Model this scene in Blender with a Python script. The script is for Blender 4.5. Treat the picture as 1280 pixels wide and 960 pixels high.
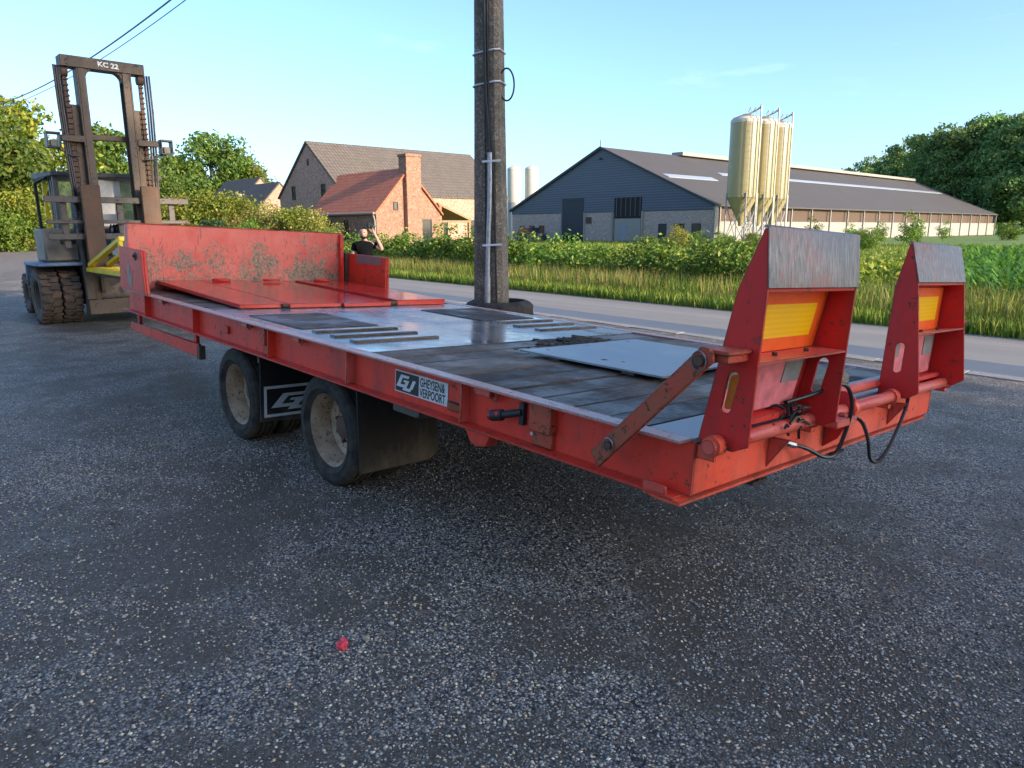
import bpy, bmesh, math, random
import numpy as np
from mathutils import Vector, Matrix, Euler
from mathutils.geometry import tessellate_polygon

for o in list(bpy.data.objects):
    bpy.data.objects.remove(o, do_unlink=True)
random.seed(7)
RNG = np.random.default_rng(11)
rad = math.radians
scene = bpy.context.scene
COL = scene.collection

# ------------------------------------------------------------------ camera
CAM_LOC = Vector((1.35895, -1.98627, 1.58907))
CR = Vector((0.678160, 0.734904, -0.003902))
CU = Vector((-0.151697, 0.145174, 0.977708))
CF = Vector((-0.719087, 0.662451, -0.209934))
cam_data = bpy.data.cameras.new('camera')
cam_data.sensor_width = 36.0
cam_data.lens = 903.84 * 36.0 / 1280.0
cam_data.clip_start = 0.05
cam_data.clip_end = 6000
cam = bpy.data.objects.new('camera', cam_data)
COL.objects.link(cam)
cam.matrix_world = Matrix(((CR.x, CU.x, -CF.x, CAM_LOC.x), (CR.y, CU.y, -CF.y, CAM_LOC.y),
                           (CR.z, CU.z, -CF.z, CAM_LOC.z), (0, 0, 0, 1)))
scene.camera = cam

# ------------------------------------------------------------------ world, sun, exposure
SUN_AZ, SUN_EL = rad(13.0), rad(19.0)
world = bpy.data.worlds.new('World')
scene.world = world
world.use_nodes = True
wn, wl = world.node_tree.nodes, world.node_tree.links
wn.clear()
w_out = wn.new('ShaderNodeOutputWorld')
w_bg = wn.new('ShaderNodeBackground')
w_sky = wn.new('ShaderNodeTexSky')
w_sky.sky_type = 'NISHITA'
w_sky.sun_disc = False
w_sky.sun_elevation = SUN_EL
w_sky.sun_rotation = math.pi / 2 - SUN_AZ
w_sky.altitude = 0
w_sky.air_density = 0.9
w_sky.dust_density = 1.8
w_sky.ozone_density = 4.2
w_bg.inputs['Strength'].default_value = 0.142
# thin cirrus, the same all over the sky
w_tc = wn.new('ShaderNodeTexCoord')
w_map = wn.new('ShaderNodeMapping')
w_map.inputs['Scale'].default_value = (1.2, 3.2, 9.0)
w_map.inputs['Rotation'].default_value = (0.0, 0.0, 0.6)
w_noise = wn.new('ShaderNodeTexNoise')
w_noise.inputs['Scale'].default_value = 1.6
w_noise.inputs['Detail'].default_value = 7
w_noise.inputs['Roughness'].default_value = 0.6
w_ramp = wn.new('ShaderNodeValToRGB')
w_ramp.color_ramp.elements[0].position = 0.63
w_ramp.color_ramp.elements[0].color = (0, 0, 0, 1)
w_ramp.color_ramp.elements[1].position = 0.95
w_ramp.color_ramp.elements[1].color = (0.22, 0.22, 0.22, 1)
w_mix = wn.new('ShaderNodeMixRGB')
w_mix.inputs['Color2'].default_value = (6.5, 7.2, 8.0, 1)
wl.new(w_tc.outputs['Generated'], w_map.inputs['Vector'])
wl.new(w_map.outputs[0], w_noise.inputs['Vector'])
wl.new(w_noise.outputs['Fac'], w_ramp.inputs['Fac'])
wl.new(w_ramp.outputs['Color'], w_mix.inputs['Fac'])
wl.new(w_sky.outputs['Color'], w_mix.inputs['Color1'])
wl.new(w_mix.outputs['Color'], w_bg.inputs['Color'])
wl.new(w_bg.outputs[0], w_out.inputs['Surface'])

sun_data = bpy.data.lights.new('sun', 'SUN')
sun_data.energy = 3.0
sun_data.angle = rad(0.5)
sun_data.color = (1.0, 0.83, 0.62)
sun = bpy.data.objects.new('sun', sun_data)
COL.objects.link(sun)
sdir = Vector((math.cos(SUN_EL) * math.cos(SUN_AZ), math.cos(SUN_EL) * math.sin(SUN_AZ), math.sin(SUN_EL)))
sun.rotation_euler = sdir.to_track_quat('Z', 'Y').to_euler()
sun.location = (30, 0, 30)

scene.render.engine = 'CYCLES'
scene.view_settings.view_transform = 'Standard'
scene.view_settings.look = 'None'
scene.view_settings.gamma = 1.0
scene.view_settings.use_curve_mapping = False
scene.view_settings.exposure = 1.52

# ------------------------------------------------------------------ pixel helpers (photograph 1280 x 960)
def ray(u, v):
    return CF + CR * ((u - 640) / 903.84) - CU * ((v - 480) / 903.84)
def at_depth(u, v, d):
    return CAM_LOC + ray(u, v) * d
def on_ground(u, v, z=0.0):
    r = ray(u, v)
    return CAM_LOC + r * ((z - CAM_LOC.z) / r.z)

# ------------------------------------------------------------------ node helpers
class NT:
    def __init__(self, name):
        self.m = bpy.data.materials.new(name)
        self.m.use_nodes = True
        self.t = self.m.node_tree
        self.n, self.l = self.t.nodes, self.t.links
        self.b = self.n['Principled BSDF']
        self.out = self.n['Material Output']
        self._c = None
    def new(self, t, **k):
        x = self.n.new(t)
        for a, b in k.items():
            setattr(x, a, b)
        return x
    def coord(self, kind='Object'):
        if self._c is None:
            self._c = self.new('ShaderNodeTexCoord')
        return self._c.outputs[kind]
    def mapping(self, scale=(1, 1, 1), rot=(0, 0, 0), kind='Object', src=None):
        m = self.new('ShaderNodeMapping')
        m.inputs['Scale'].default_value = scale
        m.inputs['Rotation'].default_value = rot
        self.l.new(src if src is not None else self.coord(kind), m.inputs['Vector'])
        return m.outputs[0]
    def noise(self, scale, detail=5, rough=0.6, vec=None, dist=0.0):
        x = self.new('ShaderNodeTexNoise')
        x.inputs['Scale'].default_value = scale
        x.inputs['Detail'].default_value = detail
        x.inputs['Roughness'].default_value = rough
        x.inputs['Distortion'].default_value = dist
        self.l.new(vec if vec is not None else self.coord(), x.inputs['Vector'])
        return x.outputs['Fac']
    def voronoi(self, scale, vec=None, feature='F1'):
        x = self.new('ShaderNodeTexVoronoi')
        x.feature = feature
        x.inputs['Scale'].default_value = scale
        self.l.new(vec if vec is not None else self.coord(), x.inputs['Vector'])
        return x
    def ramp(self, fac, stops, interp='LINEAR'):
        r = self.new('ShaderNodeValToRGB')
        r.color_ramp.interpolation = interp
        e = r.color_ramp.elements
        while len(e) < len(stops):
            e.new(0.5)
        for i, (p, c) in enumerate(stops):
            e[i].position = p
            e[i].color = (c, c, c, 1) if not hasattr(c, '__len__') else (c[0], c[1], c[2], 1)
        self.l.new(fac, r.inputs['Fac'])
        return r.outputs['Color']
    def mix(self, fac, a, b, mode='MIX'):
        x = self.new('ShaderNodeMixRGB')
        x.blend_type = mode
        for s, v in ((x.inputs['Fac'], fac), (x.inputs['Color1'], a), (x.inputs['Color2'], b)):
            if hasattr(v, 'links'):
                self.l.new(v, s)
            elif hasattr(v, '__len__'):
                s.default_value = (v[0], v[1], v[2], 1)
            else:
                s.default_value = v if s.type == 'VALUE' else (v, v, v, 1)
        return x.outputs['Color']
    def math(self, op, a, b=0.0):
        x = self.new('ShaderNodeMath', operation=op)
        for s, v in ((x.inputs[0], a), (x.inputs[1], b)):
            if hasattr(v, 'links'):
                self.l.new(v, s)
            else:
                s.default_value = v
        return x.outputs[0]
    def set(self, k, v):
        s = self.b.inputs[k]
        if hasattr(v, 'links'):
            self.l.new(v, s)
        elif hasattr(v, '__len__'):
            s.default_value = (v[0], v[1], v[2], 1)
        else:
            s.default_value = v
    def bump(self, h, strength=0.3, dist=0.01, prev=None):
        x = self.new('ShaderNodeBump')
        x.inputs['Strength'].default_value = strength
        x.inputs['Distance'].default_value = dist
        self.l.new(h, x.inputs['Height'])
        if prev is not None:
            self.l.new(prev, x.inputs['Normal'])
        self.l.new(x.outputs['Normal'], self.b.inputs['Normal'])
        return x.outputs['Normal']

MATS = {}
def M(name):
    return MATS[name]

def worn(name, base, under=(0.16, 0.07, 0.035), dirt=(0.06, 0.05, 0.04), chips=0.62, dirtamt=0.45, rough=0.45, scale=1.0, fade=None, streak=False, edge=0.011):
    """painted or bare steel: base colour, faded patches, chips down to the metal below, dirt"""
    k = NT(name)
    n1 = k.noise(2.2 * scale, 6, 0.65)
    n2 = k.noise(16 * scale, 8, 0.7, dist=0.4)
    n3 = k.noise(60 * scale, 4, 0.7)
    fd = fade if fade else tuple(min(1, c * 0.72 + 0.03) for c in base)
    c = k.mix(k.ramp(n1, [(0.38, 0.0), (0.68, 1.0)]), base, fd)
    d = k.mix(k.ramp(k.noise(5 * scale, 7, 0.7), [(0.5, 0.0), (0.8, dirtamt)]), c, dirt)
    if streak:
        sn = k.noise(9, 5, 0.6, vec=k.mapping((1.0, 1.0, 0.07)))
        d = k.mix(k.ramp(sn, [(0.5, 0.0), (0.75, 0.4)]), d, dirt)
    comb = k.math('ADD', k.math('MULTIPLY', n2, 0.72), k.math('MULTIPLY', n3, 0.28))
    m = k.ramp(comb, [(chips, 0.0), (chips + 0.035, 1.0)])
    if edge:
        bv = k.new('ShaderNodeBevel')
        bv.samples = 4
        bv.inputs['Radius'].default_value = edge
        ge = k.new('ShaderNodeNewGeometry')
        dp = k.new('ShaderNodeVectorMath', operation='DOT_PRODUCT')
        k.l.new(bv.outputs[0], dp.inputs[0])
        k.l.new(ge.outputs['Normal'], dp.inputs[1])
        em = k.ramp(k.math('ADD', dp.outputs['Value'], k.math('MULTIPLY', k.math('SUBTRACT', n2, 0.5), 0.5)), [(0.86, 1.0), (0.95, 0.0)])
        m = k.mix(1.0, m, em, 'LIGHTEN')
    col = k.mix(m, d, k.mix(n3, under, tuple(c * 0.45 for c in under)))
    k.set('Base Color', col)
    k.set('Specular IOR Level', 0.32)
    k.set('Roughness', k.ramp(k.math('ADD', k.math('MULTIPLY', m, 0.35), k.math('MULTIPLY', n1, 0.3)), [(0.1, rough - 0.08), (0.6, min(0.95, rough + 0.35))]))
    k.bump(k.math('SUBTRACT', k.math('MULTIPLY', n3, 0.3), m), 0.25, 0.003)
    MATS[name] = k.m

def plain(name, col, rough=0.6, metal=0.0, var=0.35, scale=8.0, bump=0.1, spec=0.5):
    k = NT(name)
    n = k.noise(scale, 6, 0.65)
    k.set('Base Color', k.mix(k.ramp(n, [(0.3, 0.0), (0.75, 1.0)]), tuple(c * (1 - var) for c in col), tuple(min(1, c * (1 + var * 0.6)) for c in col)))
    k.set('Roughness', rough)
    k.set('Metallic', metal)
    k.set('Specular IOR Level', spec)
    if bump:
        k.bump(k.noise(scale * 5, 4), bump, 0.01)
    MATS[name] = k.m

def leafmat(name, stops, trans=0.35, rough=0.55, objvar=0.25):
    k = NT(name)
    g = k.new('ShaderNodeNewGeometry')
    oi = k.new('ShaderNodeObjectInfo')
    c = k.ramp(g.outputs['Random Per Island'], stops)
    big = k.noise(0.9, 3, 0.5)
    c = k.mix(k.ramp(big, [(0.35, 0.0), (0.7, 0.45)]), c, tuple(x * 0.6 for x in stops[0][1]))
    hs = k.new('ShaderNodeHueSaturation')
    k.l.new(c, hs.inputs['Color'])
    k.l.new(k.math('ADD', k.math('MULTIPLY', oi.outputs['Random'], objvar * 2), 1 - objvar), hs.inputs['Value'])
    k.l.new(k.math('ADD', k.math('MULTIPLY', oi.outputs['Random'], 0.03), 0.485), hs.inputs['Hue'])
    col = hs.outputs['Color']
    k.set('Base Color', col)
    k.set('Roughness', rough)
    k.set('Specular IOR Level', 0.3)
    tr = k.new('ShaderNodeBsdfTranslucent')
    k.l.new(k.mix(0.5, col, (0.16, 0.22, 0.02)), tr.inputs['Color'])
    ms = k.new('ShaderNodeMixShader')
    ms.inputs['Fac'].default_value = trans
    k.l.new(k.b.outputs[0], ms.inputs[1])
    k.l.new(tr.outputs[0], ms.inputs[2])
    k.l.new(ms.outputs[0], k.out.inputs['Surface'])
    MATS[name] = k.m

# ------------------------------------------------------------------ materials
RED = (0.80, 0.046, 0.020)
worn('red_paint', RED, fade=(0.70, 0.055, 0.03), chips=0.578, dirtamt=0.5, streak=True, rough=0.5)
worn('red_paint_rear', (0.90, 0.095, 0.042), fade=(0.90, 0.17, 0.10), chips=0.592, dirtamt=0.5, rough=0.45, streak=True)
worn('red_faded', (0.66, 0.075, 0.048), under=(0.10, 0.05, 0.03), fade=(0.72, 0.17, 0.12), chips=0.60, dirtamt=0.5, rough=0.4)
worn('red_wet', (0.66, 0.03, 0.022), under=(0.2, 0.06, 0.03), fade=(0.70, 0.07, 0.045), chips=0.64, dirtamt=0.35, rough=0.16)
worn('red_dark', (0.64, 0.022, 0.016), fade=(0.70, 0.03, 0.02), chips=0.585, dirtamt=0.45, rough=0.55, streak=True)
worn('rusty_arm', (0.58, 0.055, 0.028), under=(0.16, 0.075, 0.035), dirt=(0.16, 0.075, 0.03), fade=(0.26, 0.10, 0.045), chips=0.54, dirtamt=0.8, rough=0.55, scale=1.8)
worn('flange_top', (0.44, 0.32, 0.265), under=(0.55, 0.09, 0.06), dirt=(0.24, 0.16, 0.12), fade=(0.58, 0.26, 0.20), chips=0.56, dirtamt=0.5, rough=0.4, scale=2.6)
worn('bare_steel', (0.19, 0.165, 0.15), under=(0.34, 0.30, 0.27), dirt=(0.12, 0.07, 0.05), fade=(0.32, 0.15, 0.11), chips=0.60, dirtamt=0.7, rough=0.42, scale=3.0)
worn('rust_steel', (0.10, 0.06, 0.04), under=(0.05, 0.03, 0.02), dirt=(0.03, 0.025, 0.02), fade=(0.15, 0.075, 0.04), chips=0.6, dirtamt=0.6, rough=0.7)
worn('fork_brown', (0.11, 0.076, 0.052), under=(0.07, 0.04, 0.025), dirt=(0.05, 0.04, 0.03), fade=(0.15, 0.105, 0.072), chips=0.57, dirtamt=0.5, rough=0.6)
worn('fork_grey', (0.11, 0.093, 0.08), under=(0.08, 0.045, 0.03), dirt=(0.05, 0.04, 0.035), fade=(0.10, 0.085, 0.075), chips=0.55, dirtamt=0.6, rough=0.6)
worn('fork_cream', (0.23, 0.205, 0.165), under=(0.13, 0.07, 0.04), dirt=(0.13, 0.10, 0.07), fade=(0.17, 0.14, 0.105), chips=0.58, dirtamt=0.7, rough=0.55)
worn('fork_blue', (0.085, 0.155, 0.27), under=(0.12, 0.08, 0.06), dirt=(0.15, 0.14, 0.13), fade=(0.16, 0.20, 0.25), chips=0.57, dirtamt=0.7, rough=0.5)
worn('yellow_paint', (0.92, 0.62, 0.015), under=(0.20, 0.12, 0.03), dirt=(0.28, 0.18, 0.04), chips=0.66, dirtamt=0.4, rough=0.4)
worn('rim_paint', (0.50, 0.37, 0.245), under=(0.15, 0.07, 0.035), dirt=(0.20, 0.105, 0.055), fade=(0.33, 0.205, 0.12), chips=0.55, dirtamt=0.8, rough=0.6, scale=2.5)
worn('undercarriage', (0.035, 0.03, 0.028), under=(0.07, 0.035, 0.02), dirt=(0.02, 0.018, 0.016), chips=0.6, rough=0.7)
plain('black_metal', (0.02, 0.02, 0.022), 0.45)
plain('steel', (0.4, 0.4, 0.41), 0.35, 0.9)
plain('galvanised', (0.33, 0.33, 0.32), 0.5, 0.3, 0.25, 14)
def flap_mat():
    k = NT('rubber_flap')
    sx = k.new('ShaderNodeSeparateXYZ')
    k.l.new(k.coord(), sx.inputs[0])
    # dried splashes, thickest along the bottom edge
    lo = k.new('ShaderNodeMapRange')
    lo.inputs['From Min'].default_value = 0.34
    lo.inputs['From Max'].default_value = 0.14
    k.l.new(sx.outputs['Z'], lo.inputs['Value'])
    d = k.ramp(k.math('ADD', k.math('MULTIPLY', lo.outputs[0], 0.35), k.noise(9, 7, 0.7, k.mapping((1, 1, 0.4)))), [(0.55, 0.0), (0.95, 0.6)])
    k.set('Base Color', k.mix(d, (0.014, 0.013, 0.0125), (0.15, 0.115, 0.075)))
    k.set('Roughness', 0.6)
    k.set('Specular IOR Level', 0.3)
    MATS['rubber_flap'] = k.m
flap_mat()
plain('hose_rubber', (0.012, 0.012, 0.012), 0.4)
plain('sign_white', (0.62, 0.60, 0.56), 0.45, var=0.2)
plain('print_black', (0.012, 0.012, 0.013), 0.5, bump=0)
plain('lettering_white', (0.8, 0.78, 0.74), 0.6, bump=0)
plain('amber_lens', (0.62, 0.17, 0.01), 0.25, bump=0)
plain('amber_dirty', (0.32, 0.075, 0.012), 0.35, bump=0)
plain('lens_pink', (0.80, 0.22, 0.24), 0.45, var=0.45, scale=11)
plain('lens_grey', (0.25, 0.255, 0.25), 0.5, var=0.3, scale=12)
plain('red_lens', (0.5, 0.02, 0.015), 0.2, bump=0)
plain('reflector_orange', (0.92, 0.13, 0.012), 0.4, var=0.12, scale=18, bump=0)
plain('concrete_kerb', (0.27, 0.25, 0.225), 0.85, scale=20)
plain('white_plastic', (0.66, 0.67, 0.68), 0.4, var=0.2)
plain('silver_tape', (0.42, 0.42, 0.42), 0.3, 0.5, var=0.3, scale=30, bump=0.5)
plain('trim_dark', (0.03, 0.03, 0.033), 0.5)
plain('trim_white', (0.30, 0.28, 0.245), 0.6, var=0.2)
plain('wood_post', (0.32, 0.20, 0.10), 0.75)
plain('wood_block', (0.22, 0.19, 0.13), 0.85, scale=25, bump=0.5)
plain('soil', (0.055, 0.038, 0.024), 0.95, scale=40, bump=0.6)
plain('red_plastic', (0.85, 0.07, 0.09), 0.35, scale=30)
plain('stone_pale', (0.45, 0.36, 0.24), 0.8, scale=40)
plain('bark', (0.075, 0.06, 0.045), 0.9, scale=12, bump=0.6)
plain('skin', (0.40, 0.23, 0.16), 0.5, var=0.15, bump=0)
plain('hair_dark', (0.022, 0.017, 0.014), 0.6, bump=0.3, scale=40)
plain('shirt_black', (0.005, 0.0055, 0.007), 0.95, bump=0.2, scale=20, spec=0.1)
plain('trousers', (0.05, 0.06, 0.09), 0.85, scale=20)
plain('cap_dark', (0.02, 0.03, 0.022), 0.8, scale=25, bump=0.4)
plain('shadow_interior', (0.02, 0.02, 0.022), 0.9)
plain('car_paint', (0.03, 0.045, 0.09), 0.25, bump=0)
plain('car_white', (0.7, 0.7, 0.7), 0.3, bump=0)
plain('brown_board', (0.095, 0.058, 0.037), 0.75, scale=5)
plain('shutter_blue', (0.03, 0.037, 0.048), 0.6, scale=3)
plain('silo_white', (0.52, 0.48, 0.40), 0.5, var=0.12, scale=1.0)
plain('door_grey', (0.26, 0.29, 0.33), 0.5)

def tyre_mat():
    k = NT('tyre_rubber')
    n = k.noise(9, 7, 0.7)
    c = k.mix(k.ramp(n, [(0.4, 0.0), (0.7, 0.85)]), (0.028, 0.025, 0.022), (0.10, 0.078, 0.055))
    k.set('Base Color', c)
    k.set('Roughness', 0.85)
    k.set('Specular IOR Level', 0.25)
    k.bump(k.noise(55, 4), 0.15, 0.004)
    MATS['tyre_rubber'] = k.m
    k = NT('tyre_dirty')
    c = k.mix(k.ramp(k.noise(7, 7, 0.7), [(0.35, 0.0), (0.7, 1.0)]), (0.045, 0.036, 0.03), (0.15, 0.095, 0.06))
    k.set('Base Color', c)
    k.set('Roughness', 0.85)
    k.bump(k.noise(45, 4), 0.2, 0.006)
    MATS['tyre_dirty'] = k.m
tyre_mat()

def glass_mat():
    k = NT('window_glass')
    k.set('Base Color', (0.02, 0.025, 0.03))
    k.set('Roughness', 0.06)
    k.set('Specular IOR Level', 0.8)
    MATS['window_glass'] = k.m
    k = NT('cab_glass')
    k.set('Base Color', (0.85, 0.9, 0.9))
    k.set('Roughness', 0.1)
    k.set('Transmission Weight', 0.9)
    k.set('IOR', 1.1)
    MATS['cab_glass'] = k.m
glass_mat()

def yellow_reflector():
    k = NT('reflector_yellow')
    w = k.new('ShaderNodeTexWave', wave_type='BANDS', bands_direction='Z')
    w.inputs['Scale'].default_value = 16
    w.inputs['Distortion'].default_value = 0.6
    k.l.new(k.coord(), w.inputs['Vector'])
    k.set('Base Color', k.mix(w.outputs['Fac'], (0.95, 0.50, 0.004), (0.98, 0.58, 0.008)))
    k.set('Roughness', 0.3)
    MATS['reflector_yellow'] = k.m
yellow_reflector()

def tip_mat():
    k = NT('tip_steel')
    st = k.noise(14, 8, 0.75, k.mapping((6.0, 6.0, 0.8)), 0.4)
    big = k.noise(3.5, 5, 0.6)
    c = k.ramp(st, [(0.32, (0.09, 0.075, 0.065)), (0.48, (0.20, 0.17, 0.15)), (0.6, (0.30, 0.255, 0.22)), (0.75, (0.42, 0.36, 0.31))])
    m = k.ramp(k.math('ADD', k.math('MULTIPLY', k.noise(24, 8, 0.8, k.mapping((3.0, 3.0, 1.0))), 0.6), k.math('MULTIPLY', big, 0.4)), [(0.5, 0.0), (0.6, 0.85)])
    c = k.mix(m, c, (0.42, 0.105, 0.055))
    k.set('Base Color', c)
    k.set('Roughness', 0.5)
    k.set('Metallic', 0.25)
    k.bump(st, 0.3, 0.002)
    MATS['tip_steel'] = k.m
tip_mat()

def headboard_mat():
    k = NT('headboard_paint')
    v = k.mapping((1, 1, 1.0))
    n1 = k.noise(2.0, 5, 0.6, v)
    c = k.mix(k.ramp(n1, [(0.35, 0.0), (0.65, 1.0)]), (0.70, 0.09, 0.06), (0.76, 0.20, 0.14))
    # scraped bare in the lower middle: mask by height and noise
    sx = k.new('ShaderNodeSeparateXYZ')
    k.l.new(k.coord(), sx.inputs[0])
    zf = k.new('ShaderNodeMapRange')
    zf.inputs['From Min'].default_value = 1.45
    zf.inputs['From Max'].default_value = 1.0
    k.l.new(sx.outputs['Z'], zf.inputs['Value'])
    scr = k.noise(30, 9, 0.8, k.mapping((1.0, 0.8, 1.1), (0.35, 0, 0)), 1.1)
    area = k.math('ADD', k.math('MULTIPLY', zf.outputs[0], 0.12), k.math('MULTIPLY', k.noise(3.2, 4, 0.6), 0.62))
    m = k.ramp(k.math('ADD', k.math('MULTIPLY', scr, 0.72), k.math('MULTIPLY', area, 0.75)), [(0.655, 0.0), (0.69, 1.0)])
    scratches = k.ramp(k.noise(6, 2, 0.5, k.mapping((1, 6.0, 0.6), (0.5, 0, 0)), 2.5), [(0.655, 0.0), (0.67, 1.0)])
    und = k.ramp(k.noise(38, 5, 0.7), [(0.35, (0.09, 0.075, 0.06)), (0.52, (0.26, 0.20, 0.12)), (0.66, (0.45, 0.30, 0.20))])
    col = k.mix(m, c, und)
    col = k.mix(k.math('MULTIPLY', scratches, 0.75), col, (0.07, 0.045, 0.035))
    k.set('Base Color', col)
    k.set('Roughness', 0.5)
    k.bump(m, 0.25, 0.003)
    MATS['headboard_paint'] = k.m
headboard_mat()

def plank_mat():
    k = NT('deck_wood')
    oi = k.new('ShaderNodeObjectInfo')
    grain = k.noise(10, 8, 0.72, k.mapping((9.0, 0.7, 3.0)), 0.6)
    big = k.noise(2.6, 6, 0.65)
    c = k.ramp(grain, [(0.32, (0.016, 0.011, 0.008)), (0.47, (0.062, 0.042, 0.029)), (0.60, (0.13, 0.09, 0.062)), (0.78, (0.25, 0.18, 0.12))])
    c = k.mix(k.ramp(big, [(0.4, 0.0), (0.66, 0.75)]), c, (0.15, 0.093, 0.05), 'MIX')
    c = k.mix(k.ramp(k.noise(7, 8, 0.75), [(0.56, 0.0), (0.68, 0.8)]), c, (0.03, 0.025, 0.022))
    hs = k.new('ShaderNodeHueSaturation')
    k.l.new(c, hs.inputs['Color'])
    k.l.new(k.math('ADD', k.math('MULTIPLY', oi.outputs['Random'], 0.8), 0.6), hs.inputs['Value'])
    hs.inputs['Saturation'].default_value = 0.9
    k.set('Base Color', hs.outputs['Color'])
    k.set('Roughness', k.ramp(k.noise(3.0, 6, 0.7), [(0.42, 0.36), (0.62, 0.8)]))
    k.set('Specular IOR Level', 0.3)
    k.bump(grain, 0.5, 0.006)
    MATS['deck_wood'] = k.m
    # wet steel deck over the wheels
    k = NT('wet_deck')
    n = k.noise(3.0, 7, 0.7, k.mapping((1.6, 0.8, 1)))
    n2 = k.noise(18, 7, 0.75)
    c = k.ramp(n, [(0.3, (0.075, 0.066, 0.058)), (0.5, (0.17, 0.165, 0.16)), (0.68, (0.27, 0.25, 0.235))])
    c = k.mix(k.ramp(n2, [(0.58, 0.0), (0.68, 0.8)]), c, (0.20, 0.065, 0.05))
    k.set('Base Color', c)
    k.set('Metallic', 0.25)
    k.set('Roughness', k.ramp(k.noise(2.0, 6, 0.65), [(0.36, 0.06), (0.6, 0.32)]))
    k.bump(k.noise(7, 5, 0.6), 0.12, 0.01)
    MATS['wet_deck'] = k.m
    # loose plate
    k = NT('plate_steel')
    n = k.noise(2.6, 7, 0.65)
    c = k.ramp(n, [(0.3, (0.13, 0.135, 0.14)), (0.5, (0.22, 0.225, 0.23)), (0.7, (0.34, 0.34, 0.34))])
    c = k.mix(k.ramp(k.noise(26, 6, 0.8), [(0.62, 0.0), (0.7, 0.6)]), c, (0.10, 0.085, 0.07))
    k.set('Base Color', c)
    k.set('Metallic', 0.35)
    k.set('Roughness', k.ramp(n, [(0.35, 0.28), (0.7, 0.5)]))
    k.bump(k.noise(30, 4), 0.08, 0.004)
    MATS['plate_steel'] = k.m
plank_mat()

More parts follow.
